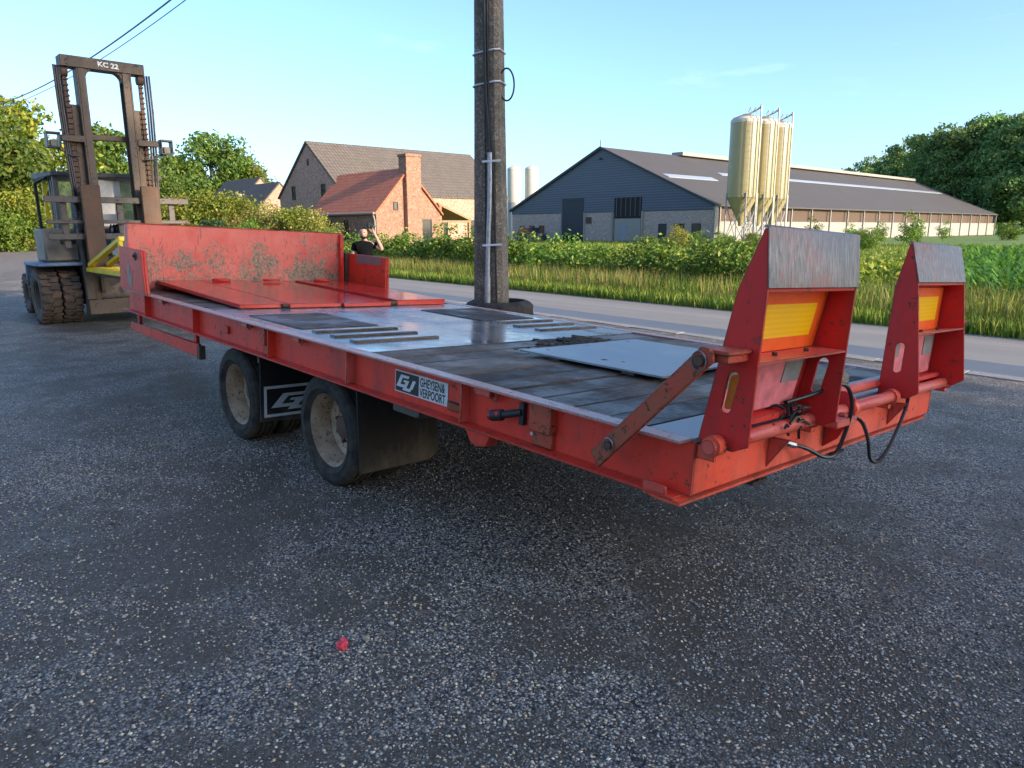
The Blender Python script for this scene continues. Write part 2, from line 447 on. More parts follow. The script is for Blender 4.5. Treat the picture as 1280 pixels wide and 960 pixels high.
def ground_mats():
    # yard: dark bitumen with loose chippings
    k = NT('yard_gravel')
    v1 = k.voronoi(95)
    v2 = k.voronoi(48)
    big = k.noise(0.55, 6, 0.62, dist=0.5)
    mid = k.noise(2.6, 5, 0.6)
    cellr = k.new('ShaderNodeSeparateXYZ')
    k.l.new(v1.outputs['Color'], cellr.inputs[0])
    st = k.ramp(cellr.outputs[0], [(0.0, (0.078, 0.067, 0.057)), (0.28, (0.208, 0.181, 0.158)), (0.55, (0.364, 0.318, 0.272)), (0.78, (0.559, 0.48, 0.39)), (0.91, (0.806, 0.655, 0.47)), (1.0, (0.858, 0.538, 0.28))])
    edge = k.ramp(v1.outputs['Distance'], [(0.25, 1.0), (0.62, 0.25)])
    st = k.mix(1.0, st, edge, 'MULTIPLY')
    fine = k.mix(k.noise(160, 4, 0.8), (0.044, 0.033, 0.023), (0.182, 0.139, 0.097))
    patch = k.ramp(k.math('ADD', k.math('MULTIPLY', big, 0.6), k.math('MULTIPLY', mid, 0.4)), [(0.445, 0.0), (0.545, 1.0)])
    col = k.mix(patch, fine, st)
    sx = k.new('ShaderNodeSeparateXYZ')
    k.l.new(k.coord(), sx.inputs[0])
    # farther off, the sunlight on the drive is mixed into its colour
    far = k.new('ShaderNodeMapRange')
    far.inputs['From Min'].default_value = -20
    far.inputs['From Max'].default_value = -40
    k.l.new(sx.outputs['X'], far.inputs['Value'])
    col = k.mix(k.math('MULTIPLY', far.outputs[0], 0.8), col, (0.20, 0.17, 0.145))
    k.set('Base Color', col)
    k.set('Specular IOR Level', 0.22)
    k.set('Roughness', k.ramp(k.math('ADD', k.math('MULTIPLY', big, 0.5), k.math('MULTIPLY', cellr.outputs[1], 0.5)), [(0.25, 0.32), (0.7, 0.8)]))
    nb = k.bump(k.ramp(v1.outputs['Distance'], [(0.0, 1.0), (0.6, 0.0)]), 0.9, 0.006)
    k.bump(k.noise(1.1, 4), 0.25, 0.05, nb)
    MATS['yard_gravel'] = k.m
    # loose stones
    k = NT('chippings')
    g = k.new('ShaderNodeNewGeometry')
    k.set('Base Color', k.ramp(g.outputs['Random Per Island'], [(0.0, (0.061, 0.053, 0.046)), (0.22, (0.171, 0.154, 0.141)), (0.52, (0.329, 0.295, 0.261)), (0.76, (0.537, 0.473, 0.398)), (0.90, (0.756, 0.616, 0.451)), (0.95, (0.756, 0.473, 0.25)), (1.0, (0.9, 0.858, 0.634))]))
    k.set('Roughness', 0.6)
    k.set('Specular IOR Level', 0.3)
    MATS['chippings'] = k.m
    # road asphalt
    k = NT('road_asphalt')
    n = k.noise(1.3, 6, 0.6)
    c = k.mix(n, (0.27, 0.235, 0.20), (0.36, 0.315, 0.27))
    c = k.mix(k.ramp(k.noise(70, 3, 0.8), [(0.35, 0.5), (0.65, 0.0)]), c, (0.09, 0.088, 0.085))
    c = k.mix(k.ramp(k.noise(1.6, 4, 0.6, k.mapping((0.04, 1.0, 1.0))), [(0.42, 0.4), (0.62, 0.0)]), c, (0.15, 0.135, 0.12))
    k.set('Base Color', c)
    k.set('Roughness', 0.75)
    k.bump(k.noise(120, 3), 0.3, 0.004)
    MATS['road_asphalt'] = k.m
    k = NT('apron_asphalt')
    n = k.noise(1.7, 6, 0.6)
    c = k.mix(n, (0.115, 0.122, 0.132), (0.18, 0.185, 0.192))
    c = k.mix(k.ramp(k.noise(80, 3, 0.8), [(0.38, 0.5), (0.65, 0.0)]), c, (0.055, 0.056, 0.06))
    k.set('Base Color', c)
    k.set('Roughness', 0.55)
    k.bump(k.noise(110, 3), 0.3, 0.004)
    MATS['apron_asphalt'] = k.m
    k = NT('meadow_ground')
    n = k.noise(0.35, 7, 0.65)
    n2 = k.noise(9, 7, 0.75)
    c = k.ramp(n, [(0.3, (0.085, 0.15, 0.022)), (0.5, (0.12, 0.20, 0.028)), (0.7, (0.17, 0.23, 0.04))])
    c = k.mix(k.ramp(n2, [(0.35, 0.55), (0.6, 0.0)]), c, (0.05, 0.085, 0.015))
    k.set('Base Color', c)
    k.set('Roughness', 0.9)
    k.bump(n2, 0.8, 0.08)
    MATS['meadow_ground'] = k.m
    k = NT('verge_ground')
    n = k.noise(3, 6, 0.7)
    k.set('Base Color', k.mix(n, (0.06, 0.08, 0.018), (0.15, 0.13, 0.05)))
    k.set('Roughness', 0.95)
    k.bump(k.noise(20, 5), 0.7, 0.05)
    MATS['verge_ground'] = k.m
ground_mats()

leafmat('leaf_tree', [(0.0, (0.053, 0.101, 0.018)), (0.4, (0.096, 0.176, 0.029)), (0.8, (0.166, 0.255, 0.039)), (1.0, (0.281, 0.299, 0.061))])
leafmat('leaf_bright', [(0.0, (0.088, 0.124, 0.014)), (0.4, (0.176, 0.226, 0.024)), (0.8, (0.29, 0.313, 0.034)), (1.0, (0.456, 0.35, 0.061))])
leafmat('leaf_forest', [(0.0, (0.081, 0.158, 0.058)), (0.45, (0.159, 0.304, 0.088)), (0.85, (0.3, 0.455, 0.111)), (1.0, (0.55, 0.536, 0.174))], 0.3)
leafmat('leaf_shrub', [(0.0, (0.055, 0.121, 0.018)), (0.4, (0.109, 0.211, 0.026)), (0.8, (0.219, 0.338, 0.042)), (1.0, (0.401, 0.423, 0.075))])
leafmat('leaf_crop', [(0.0, (0.135, 0.209, 0.024)), (0.5, (0.257, 0.344, 0.038)), (1.0, (0.486, 0.446, 0.068))], 0.4)
leafmat('leaf_dark_hedge', [(0.0, (0.014, 0.034, 0.014)), (0.6, (0.027, 0.061, 0.019)), (1.0, (0.054, 0.095, 0.027))], 0.15)
leafmat('leaf_warm', [(0.0, (0.095, 0.128, 0.024)), (0.5, (0.23, 0.243, 0.041)), (0.8, (0.405, 0.311, 0.081)), (1.0, (0.567, 0.338, 0.135))])
leafmat('corn_leaf', [(0.0, (0.068, 0.162, 0.02)), (0.5, (0.115, 0.25, 0.027)), (1.0, (0.203, 0.351, 0.041))], 0.4)
leafmat('grass_green', [(0.0, (0.076, 0.15, 0.018)), (0.5, (0.169, 0.264, 0.03)), (0.8, (0.322, 0.351, 0.052)), (1.0, (0.643, 0.474, 0.133))], 0.35)
leafmat('grass_straw', [(0.0, (0.176, 0.189, 0.047)), (0.45, (0.405, 0.317, 0.101)), (1.0, (0.6, 0.499, 0.203))], 0.35)

def brick_mat(name, c1, c2, mort, scale=4.6):
    """brickwork too far away for single bricks: colour only, laid out along the wall"""
    k = NT(name)
    sx = k.new('ShaderNodeSeparateXYZ')
    k.l.new(k.coord(), sx.inputs[0])
    cb = k.new('ShaderNodeCombineXYZ')
    k.l.new(k.math('ADD', sx.outputs[0], sx.outputs[1]), cb.inputs[0])
    k.l.new(sx.outputs[2], cb.inputs[1])
    b = k.new('ShaderNodeTexBrick')
    b.inputs['Scale'].default_value = scale
    b.inputs['Color1'].default_value = (*c1, 1)
    b.inputs['Color2'].default_value = (*c2, 1)
    b.inputs['Mortar'].default_value = (*mort, 1)
    b.inputs['Mortar Size'].default_value = 0.018
    b.inputs['Bias'].default_value = -0.1
    k.l.new(cb.outputs[0], b.inputs['Vector'])
    v = k.voronoi(9.0, cb.outputs[0])
    sv = k.new('ShaderNodeSeparateXYZ')
    k.l.new(v.outputs['Color'], sv.inputs[0])
    c = k.mix(k.ramp(sv.outputs[0], [(0.55, 0.0), (0.8, 0.35)]), b.outputs['Color'], tuple(x * 0.5 for x in c1))
    c = k.mix(k.ramp(sv.outputs[1], [(0.75, 0.0), (0.9, 0.35)]), c, tuple(min(1, x * 1.5 + 0.06) for x in c2))
    k.set('Base Color', c)
    k.set('Roughness', 0.85)
    k.bump(b.outputs['Fac'], 0.4, 0.01)
    MATS[name] = k.m
brick_mat('brick_red', (0.24, 0.10, 0.06), (0.35, 0.17, 0.105), (0.36, 0.29, 0.22))
brick_mat('brick_lifted', (0.40, 0.20, 0.135), (0.52, 0.30, 0.21), (0.50, 0.38, 0.29))  # same house brick, lightened: extra light for the shaded gable is in the colour
brick_mat('brick_orange', (0.34, 0.20, 0.13), (0.40, 0.25, 0.165), (0.38, 0.3, 0.24))
brick_mat('barn_block', (0.42, 0.32, 0.27), (0.48, 0.38, 0.325), (0.27, 0.23, 0.21), 2.4)

def tile_mat(name, c1, c2, across, down, ax='Y'):
    k = NT(name)
    w = k.new('ShaderNodeTexWave', wave_type='BANDS', bands_direction=ax)
    w.inputs['Scale'].default_value = across
    k.l.new(k.coord(), w.inputs['Vector'])
    w2 = k.new('ShaderNodeTexWave', wave_type='BANDS', bands_direction='Z', wave_profile='SAW')
    w2.inputs['Scale'].default_value = down
    k.l.new(k.coord(), w2.inputs['Vector'])
    n = k.noise(1.1, 6, 0.7)
    v = k.voronoi(3.4)
    sv = k.new('ShaderNodeSeparateXYZ')
    k.l.new(v.outputs['Color'], sv.inputs[0])
    c = k.mix(k.math('ADD', k.math('MULTIPLY', n, 0.5), k.math('MULTIPLY', sv.outputs[0], 0.5)), c1, c2)
    c = k.mix(k.ramp(w2.outputs['Fac'], [(0.0, 0.55), (0.35, 0.0)]), c, tuple(x * 0.4 for x in c1))
    c = k.mix(k.ramp(w.outputs['Fac'], [(0.0, 0.45), (0.4, 0.0)]), c, tuple(x * 0.5 for x in c1))
    k.set('Base Color', c)
    k.set('Roughness', 0.7)
    h = k.math('ADD', w.outputs['Fac'], k.math('MULTIPLY', w2.outputs['Fac'], 0.8))
    k.bump(h, 0.8, 0.05)
    MATS[name] = k.m
tile_mat('tile_red', (0.42, 0.105, 0.05), (0.62, 0.20, 0.09), 1.3, 1.5, 'X')
tile_mat('tile_brown', (0.105, 0.085, 0.07), (0.165, 0.135, 0.108), 1.1, 1.3, 'Y')
tile_mat('tile_dark', (0.06, 0.045, 0.036), (0.10, 0.076, 0.06), 1.1, 1.3, 'X')

def barn_mats():
    k = NT('barn_siding')
    w = k.new('ShaderNodeTexWave', wave_type='BANDS', bands_direction='Z')
    w.inputs['Scale'].default_value = 1.05
    k.l.new(k.coord(), w.inputs['Vector'])
    n = k.noise(0.8, 5, 0.6, k.mapping((0.3, 1, 3)))
    c = k.mix(n, (0.075, 0.092, 0.125), (0.105, 0.125, 0.16))
    c = k.mix(k.ramp(w.outputs['Fac'], [(0.05, 0.6), (0.3, 0.0)]), c, (0.03, 0.037, 0.05))
    k.set('Base Color', c)
    k.set('Roughness', 0.5)
    k.bump(w.outputs['Fac'], 0.6, 0.03)
    MATS['barn_siding'] = k.m
    k = NT('barn_roof')
    w = k.new('ShaderNodeTexWave', wave_type='BANDS', bands_direction='Y')
    w.inputs['Scale'].default_value = 1.6
    k.l.new(k.coord(), w.inputs['Vector'])
    n = k.noise(0.25, 6, 0.65)
    n2 = k.noise(1.5, 5, 0.7, k.mapping((0.2, 2, 0.2)))
    c = k.mix(n, (0.058, 0.051, 0.047), (0.088, 0.079, 0.073))
    c = k.mix(k.ramp(n2, [(0.5, 0.0), (0.75, 0.3)]), c, (0.06, 0.055, 0.055))
    k.set('Base Color', c)
    k.set('Roughness', 0.75)
    k.bump(w.outputs['Fac'], 0.5, 0.05)
    MATS['barn_roof'] = k.m
    k = NT('skylight_sheet')
    k.set('Base Color', (0.30, 0.33, 0.36))
    k.set('Roughness', 0.35)
    MATS['skylight_sheet'] = k.m
    k = NT('silo_cream')
    n = k.noise(0.5, 6, 0.6, k.mapping((1, 1, 0.25)))
    sx = k.new('ShaderNodeSeparateXYZ')
    k.l.new(k.coord(), sx.inputs[0])
    alg = k.math('MULTIPLY', k.ramp(k.noise(0.9, 5, 0.7), [(0.42, 0.0), (0.62, 1.0)]), 0.3)
    c = k.mix(n, (0.29, 0.23, 0.10), (0.345, 0.275, 0.13))
    c = k.mix(alg, c, (0.34, 0.33, 0.15))
    k.set('Base Color', c)
    k.set('Roughness', 0.4)
    MATS['silo_cream'] = k.m
    k = NT('pole_concrete')
    n = k.noise(14, 7, 0.75)
    v = k.voronoi(70)
    sv = k.new('ShaderNodeSeparateXYZ')
    k.l.new(v.outputs['Color'], sv.inputs[0])
    c = k.mix(n, (0.085, 0.064, 0.044), (0.22, 0.165, 0.115))
    c = k.mix(k.ramp(sv.outputs[0], [(0.6, 0.0), (0.9, 0.6)]), c, (0.40, 0.35, 0.28))
    c = k.mix(k.ramp(k.noise(4, 6, 0.7), [(0.45, 0.0), (0.65, 0.7)]), c, (0.05, 0.048, 0.03))
    k.set('Base Color', c)
    k.set('Roughness', 0.9)
    k.bump(v.outputs['Distance'], 0.5, 0.006)
    MATS['pole_concrete'] = k.m
barn_mats()

# ------------------------------------------------------------------ mesh helpers
class MB:
    def __init__(self):
        self.V, self.F = [], []
    def _add(self, vs, fs):
        b = len(self.V)
        self.V.extend([tuple(v) for v in vs])
        self.F.extend([tuple(b + i for i in f) for f in fs])
    def box(self, x0, x1, y0, y1, z0, z1):
        self._add([(x0, y0, z0), (x1, y0, z0), (x1, y1, z0), (x0, y1, z0), (x0, y0, z1), (x1, y0, z1), (x1, y1, z1), (x0, y1, z1)],
                  [(0, 3, 2, 1), (4, 5, 6, 7), (0, 1, 5, 4), (1, 2, 6, 5), (2, 3, 7, 6), (3, 0, 4, 7)])
        return self
    def obox(self, c, ax, ay, az):
        c, ax, ay, az = Vector(c), Vector(ax), Vector(ay), Vector(az)
        vs = [c + ax * i + ay * j + az * k for k in (-1, 1) for (i, j) in ((-1, -1), (1, -1), (1, 1), (-1, 1))]
        self._add(vs, [(0, 3, 2, 1), (4, 5, 6, 7), (0, 1, 5, 4), (1, 2, 6, 5), (2, 3, 7, 6), (3, 0, 4, 7)])
        return self
    def bar(self, p0, p1, w, h, up=(0, 0, 1)):
        p0, p1 = Vector(p0), Vector(p1)
        d = p1 - p0
        L = d.length
        d = d / L
        s = d.cross(Vector(up))
        if s.length < 1e-4:
            s = d.cross(Vector((1, 0, 0)))
        s.normalize()
        u = s.cross(d)
        return self.obox((p0 + p1) / 2, d * (L / 2), s * (w / 2), u * (h / 2))
    def prism(self, poly, axis, a, b, holes=()):
        def P(q, t):
            return {'x': (t, q[0], q[1]), 'y': (q[0], t, q[1]), 'z': (q[0], q[1], t)}[axis]
        loops = [list(poly)] + [list(h) for h in holes]
        allp = [q for l in loops for q in l]
        tris = tessellate_polygon([[Vector((q[0], q[1], 0)) for q in l] for l in loops])
        n = len(allp)
        vs = [P(q, a) for q in allp] + [P(q, b) for q in allp]
        fs = []
        if len(loops) == 1:
            fs.append(tuple(range(n)))
            fs.append(tuple(range(2 * n - 1, n - 1, -1)))
        else:
            fs += [tuple(t) for t in tris] + [tuple(n + i for i in reversed(t)) for t in tris]
        s = 0
        for l in loops:
            m = len(l)
            for i in range(m):
                j = (i + 1) % m
                fs.append((s + i, s + j, n + s + j, n + s + i))
            s += m
        self._add(vs, fs)
        return self
    def tube(self, pts, r, n=8, closed=False):
        pts = [Vector(p) for p in pts]
        m = len(pts)
        rs = r if hasattr(r, '__len__') else [r] * m
        rings = []
        prev = None
        for i, p in enumerate(pts):
            if closed:
                d = pts[(i + 1) % m] - pts[i - 1]
            else:
                d = pts[min(i + 1, m - 1)] - pts[max(i - 1, 0)]
            d.normalize()
            if prev is None:
                a = d.orthogonal().normalized()
            else:
                a = (prev - d * prev.dot(d)).normalized()
            prev = a
            b = d.cross(a)
            rings.append([p + (a * math.cos(2 * math.pi * k / n) + b * math.sin(2 * math.pi * k / n)) * rs[i] for k in range(n)])
        vs = [v for rg in rings for v in rg]
        fs = []
        for i in range(m if closed else m - 1):
            j = (i + 1) % m
            for k in range(n):
                k2 = (k + 1) % n
                fs.append((i * n + k, i * n + k2, j * n + k2, j * n + k))
        if not closed:
            fs.append(tuple(range(n - 1, -1, -1)))
            fs.append(tuple((m - 1) * n + k for k in range(n)))
        self._add(vs, fs)
        return self
    def cyl(self, p0, p1, r0, r1=None, n=16):
        return self.tube([p0, p1], [r0, r0 if r1 is None else r1], n)
    def lathe(self, prof, org=(0, 0, 0), axis='y', n=32):
        """closed profile of (radius, offset along axis)"""
        vs, fs = [], []
        m = len(prof)
        for i in range(n):
            a = 2 * math.pi * i / n
            for (r, t) in prof:
                c, s = r * math.cos(a), r * math.sin(a)
                v = {'y': (c, t, s), 'x': (t, c, s), 'z': (c, s, t)}[axis]
                vs.append((v[0] + org[0], v[1] + org[1], v[2] + org[2]))
        for i in range(n):
            j = (i + 1) % n
            for k in range(m):
                k2 = (k + 1) % m
                fs.append((i * m + k, j * m + k, j * m + k2, i * m + k2))
        self._add(vs, fs)
        return self
    def xform(self, fn, start=0):
        for i in range(start, len(self.V)):
            self.V[i] = tuple(fn(Vector(self.V[i])))
        return self

ORG = {}
def _link(name, me, mat, parent):
    o = bpy.data.objects.new(name, me)
    COL.objects.link(o)
    if mat is not None:
        me.materials.append(MATS[mat])
    if parent is not None:
        o.parent = parent
        ORG[o] = ORG.get(parent, Vector((0, 0, 0)))
    return o

def part(name, mb, mat, parent=None, bevel=0.0, smooth=40, label=None, recalc=True, kind=None):
    off = ORG.get(parent, Vector((0, 0, 0))) if parent is not None else Vector((0, 0, 0))
    me = bpy.data.meshes.new(name)
    me.from_pydata([(v[0] - off.x, v[1] - off.y, v[2] - off.z) for v in mb.V], [], mb.F)
    if recalc or bevel:
        bm = bmesh.new()
        bm.from_mesh(me)
        bmesh.ops.recalc_face_normals(bm, faces=bm.faces)
        if bevel:
            es = [e for e in bm.edges if len(e.link_faces) == 2 and e.calc_face_angle(0) > rad(35)]
            bmesh.ops.bevel(bm, geom=es, offset=bevel, segments=1, affect='EDGES', clamp_overlap=True)
        bm.to_mesh(me)
        bm.free()
    if smooth:
        me.shade_smooth()
        me.set_sharp_from_angle(angle=rad(smooth))
    o = _link(name, me, mat, parent)
    if label:
        o['label'] = label
    if kind:
        o['kind'] = kind
    return o

def thing(name, label, cat, loc=(0, 0, 0), group=None):
    o = bpy.data.objects.new(name, None)
    o.empty_display_size = 0.2
    COL.objects.link(o)
    o.location = loc
    o['label'] = label
    o['category'] = cat
    if group:
        o['group'] = group
    ORG[o] = Vector(loc)
    return o

def tag(o, label, cat, group=None):
    o['label'] = label
    o['category'] = cat
    if group:
        o['group'] = group
    return o

def structure(name, mb, mat):
    o = part(name, mb, mat, None, 0, 0)
    o['kind'] = 'structure'
    return o

def npmesh(name, verts, faces, mat, parent=None):
    """fast mesh from numpy arrays: verts (n,3), faces (m,k)"""
    me = bpy.data.meshes.new(name)
    nv, (nf, k) = len(verts), faces.shape
    me.vertices.add(nv)
    me.vertices.foreach_set('co', verts.astype(np.float32).ravel())
    me.loops.add(nf * k)
    me.loops.foreach_set('vertex_index', faces.astype(np.int32).ravel())
    me.polygons.add(nf)
    me.polygons.foreach_set('loop_start', np.arange(0, nf * k, k, dtype=np.int32))
    me.polygons.foreach_set('loop_total', np.full(nf, k, dtype=np.int32))
    me.update(calc_edges=True)
    return _link(name, me, mat, parent)

def copy_tree(o, parent=None):
    c = o.copy()
    COL.objects.link(c)
    c.parent = parent
    for ch in list(o.children):
        copy_tree(ch, c)
    return c

def text_mb(txt, size, fn, bold=0.0, xscale=1.0, spacing=1.0):
    """flat lettering as mesh faces; fn maps text (x, y) to 3D"""
    cu = bpy.data.curves.new('lettering', 'FONT')
    cu.body = txt
    cu.size = size
    cu.offset = bold
    cu.space_character = spacing
    cu.resolution_u = 3
    ob = bpy.data.objects.new('lettering', cu)
    COL.objects.link(ob)
    dg = bpy.context.evaluated_depsgraph_get()
    me = bpy.data.meshes.new_from_object(ob.evaluated_get(dg))
    mb = MB()
    mb._add([fn(v.co.x * xscale, v.co.y) for v in me.vertices], [tuple(p.vertices) for p in me.polygons])
    bpy.data.objects.remove(ob, do_unlink=True)
    bpy.data.meshes.remove(me)
    bpy.data.curves.remove(cu)
    return mb

# ------------------------------------------------------------------ ground, road, verge
def strip(x0, x1, n, ya, yb, z, mb=None):
    mb = mb or MB()
    xs = [x0 + (x1 - x0) * i / n for i in range(n + 1)]
    vs = []
    for x in xs:
        vs += [(x, ya(x), z), (x, yb(x), z)]
    mb._add(vs, [(2 * i, 2 * i + 2, 2 * i + 3, 2 * i + 1) for i in range(n)])
    return mb
def bend(base, slope):
    def f(x):
        if x > -24:
            return base - slope * x
        if x > -50:
            t = (-24 - x) / 26.0
            return base + slope * 24 + slope * 26 * (t - t * t / 2)
        return base + slope * 24 + slope * 13
    return f
yard_edge = bend(6.90, 0.085)
kerb_edge = bend(7.12, 0.085)
seam_edge = bend(7.98, 0.078)
road_far = bend(10.42, 0.066)

structure('field', MB().box(-1500, 1500, -1500, 1500, -0.5, -0.06), 'meadow_ground')
yard = strip(-140, 60, 100, lambda x: -60.0, yard_edge, 0.0)
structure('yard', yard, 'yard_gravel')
structure('road', strip(-240, 200, 120, lambda x: seam_edge(x), road_far, -0.006), 'road_asphalt')
structure('road_shoulder', strip(-140, 60, 100, kerb_edge, lambda x: seam_edge(x) - 0.015, -0.002), 'apron_asphalt')
structure('road_seam', strip(-140, 60, 100, lambda x: seam_edge(x) - 0.06, lambda x: seam_edge(x) + 0.06, -0.011), 'trim_dark')
structure('verge', strip(-240, 200, 120, road_far, lambda x: road_far(x) + 2.6, -0.03), 'verge_ground')
# flush concrete kerb stones, single stones where they show
kerb_root = strip(-140, 60, 100, lambda x: yard_edge(x) - 0.02, lambda x: kerb_edge(x) + 0.02, -0.012)
kerb = structure('kerb', kerb_root, 'soil')
x = -19.0
while x < 3.0:
    mbk = MB()
    x1 = x + 0.985
    mbk._add([(x, yard_edge(x), 0.0), (x1, yard_edge(x1), 0.0), (x1, kerb_edge(x1), 0.0), (x, kerb_edge(x), 0.0)], [(0, 1, 2, 3)])
    mbk._add([(a, b, -0.05) for a, b, _ in mbk.V[:4]], [(3, 2, 1, 0)])
    mbk.F += [(0, 4, 5, 1), (1, 5, 6, 2), (2, 6, 7, 3), (3, 7, 4, 0)]
    dz = 0.012 + random.uniform(-0.003, 0.004)
    mbk.xform(lambda v: v + Vector((0, 0, dz)))
    part('kerb_stone', mbk, 'concrete_kerb', kerb, bevel=0.008)
    x += 1.0

# loose chippings lying on the yard, denser in drifts
def gravel():
    n = 250000
    th = RNG.uniform(rad(92), rad(185), n)
    rr = 1.0 + 6.5 * RNG.random(n) ** 0.8
    px = CAM_LOC.x + rr * np.cos(th)
    py = CAM_LOC.y + rr * np.sin(th)
    dens = 0.5 + 0.5 * np.sin(px * 1.7 + 1.3 * np.sin(py * 1.1)) * np.sin(py * 1.9 + 0.8 * np.sin(px * 0.9))
    dens2 = 0.5 + 0.5 * np.sin(px * 5.1 + 2 * np.sin(py * 3.3)) * np.sin(py * 4.7 + px)
    keep = RNG.random(n) < (0.12 + 0.66 * dens ** 1.8 + 0.25 * dens2 ** 3)
    px, py = px[keep], py[keep]
    n = len(px)
    s = 0.0028 + 0.0050 * RNG.random(n) ** 2.2
    s[RNG.random(n) < 0.004] *= 1.9
    base = np.array([(1, 0, 0), (0, 1, 0), (-1, 0, 0), (0, -1, 0), (0, 0, 1), (0, 0, -1)], float)
    V = np.repeat(base[None], n, 0) * RNG.uniform(0.65, 1.35, (n, 6, 1))
    V[:, :, 2] *= 0.62
    a = RNG.uniform(0, 2 * np.pi, n)
    c, sn = np.cos(a)[:, None], np.sin(a)[:, None]
    x, y = V[:, :, 0] * c - V[:, :, 1] * sn, V[:, :, 0] * sn + V[:, :, 1] * c
    tilt = RNG.uniform(-0.5, 0.5, (n, 1))
    z = V[:, :, 2] + x * tilt
    V = np.stack([x * s[:, None] + px[:, None], y * s[:, None] + py[:, None], z * s[:, None] + (0.35 * s)[:, None]], -1)
    f = np.array([(0, 1, 4), (1, 2, 4), (2, 3, 4), (3, 0, 4), (1, 0, 5), (2, 1, 5), (3, 2, 5), (0, 3, 5)])
    F = (np.arange(n) * 6)[:, None, None] + f[None]
    o = npmesh('gravel', V.reshape(-1, 3), F.reshape(-1, 3), 'chippings')
    o['kind'] = 'stuff'
    o['label'] = 'loose blue grey stone chippings scattered over the dark yard'
    o['category'] = 'gravel'
gravel()

# ------------------------------------------------------------------ the trailer
ZT, ZF, ZB, TL, TW = 0.876, 0.672, 0.645, 6.563, 2.535
trailer = thing('flatbed_trailer', 'red two axle flatbed trailer with plank deck and folded rear ramps', 'trailer')
trailer.rotation_mode = 'YXZ'
trailer.rotation_euler = (-0.05126, 0.023794, 0)
TROT = Euler((-0.05126, 0.023794, 0), 'YXZ').to_matrix()
TINV = TROT.inverted()

def side_beam(s, y0):
    """y0: outer edge of the flanges, s: +1 when the inside lies towards +y"""
    Y = lambda t: y0 + s * t
    def B(mb, x0, x1, a, b, z0, z1):
        return mb.box(x0, x1, min(Y(a), Y(b)), max(Y(a), Y(b)), z0, z1)
    beam = part('side_beam', B(MB(), -TL, 0.0, 0.065, 0.075, ZF, ZT - 0.012), 'red_paint', trailer)
    part('top_flange', B(MB(), -TL, -0.02, 0.0, 0.082, ZT - 0.012, ZT), 'flange_top', beam, 0.003)
    part('bottom_flange', B(MB(), -TL - 0.03, -0.03, 0.0, 0.11, ZF - 0.012, ZF), 'red_paint', beam, 0.003)
    for x in (-5.91, -4.68, -3.29, -2.27, -1.23):
        part('stiffener', B(MB(), x - 0.007, x + 0.007, 0.012, 0.067, ZF + 0.001, ZT - 0.013), 'red_faded' if x > -3 else 'red_paint', beam, 0.002)
    for (x, w) in ((-0.72, 0.065), (-3.40, 0.04)):
        part('stake_pocket', B(B(MB(), x - w, x + w, 0.022, 0.066, ZF + 0.07, ZT - 0.013), x - w * 0.9, x + w * 0.9, 0.045, 0.066, ZF + 0.005, ZF + 0.07), 'rusty_arm', beam, 0.004)
    for x in (-5.49, -3.69, -2.91, -1.085):
        mb = B(MB(), x - 0.05, x + 0.05, 0.02, 0.066, ZT - 0.045, ZT - 0.013)
        mb.tube([(x + 0.06 + 0.022 * math.cos(a), Y(0.035), ZT - 0.037 + 0.022 * math.sin(a)) for a in [i * math.pi / 5 for i in range(10)]], 0.006, 6, True)
        mb.cyl((x - 0.075, Y(0.04), ZT - 0.03), (x + 0.05, Y(0.04), ZT - 0.03), 0.011, n=8)
        part('lashing_ring', mb, 'red_faded', beam, 0.0)
    return beam
near_beam = side_beam(1, 0.0)
far_beam = side_beam(-1, TW)

# feet under the near flange
part('foot_bracket', MB().prism([(-1.20, ZF - 0.012), (-1.02, ZF - 0.012), (-1.05, 0.60), (-1.12, 0.585), (-1.16, 0.60)], 'y', 0.02, 0.10), 'red_paint', trailer, 0.003)
part('foot_bracket', MB().prism([(-0.17, ZF - 0.012), (-0.001, ZF - 0.012), (-0.001, ZB), (-0.10, ZB)], 'y', 0.002, 0.09), 'red_paint_rear', trailer, 0.002)
part('step_plate', MB().box(-0.16, -0.06, -0.001, 0.012, ZF - 0.004, ZF + 0.030), 'red_faded', trailer, 0.004)

# rear cross beam
rb = MB().box(-0.012, 0.0, 0.076, TW - 0.076, ZF, 0.81)
rb.box(-0.10, 0.0005, 0.001, TW - 0.10, ZB, ZF - 0.013)
rb.box(-0.14, -0.012, 0.08, TW - 0.08, 0.798, 0.81)
part('rear_beam', rb, 'red_paint_rear', trailer, 0.002)
for y in (0.60, 1.85):
    part('gusset', MB().prism([(0.0, 0.81), (0.085, 0.815), (0.0, 0.685)], 'y', y - 0.006, y + 0.006), 'red_faded', trailer)
part('rear_sill', MB().box(-0.215, -0.02, 0.084, TW - 0.084, ZT - 0.02, ZT - 0.002), 'plate_steel', trailer, 0.002)

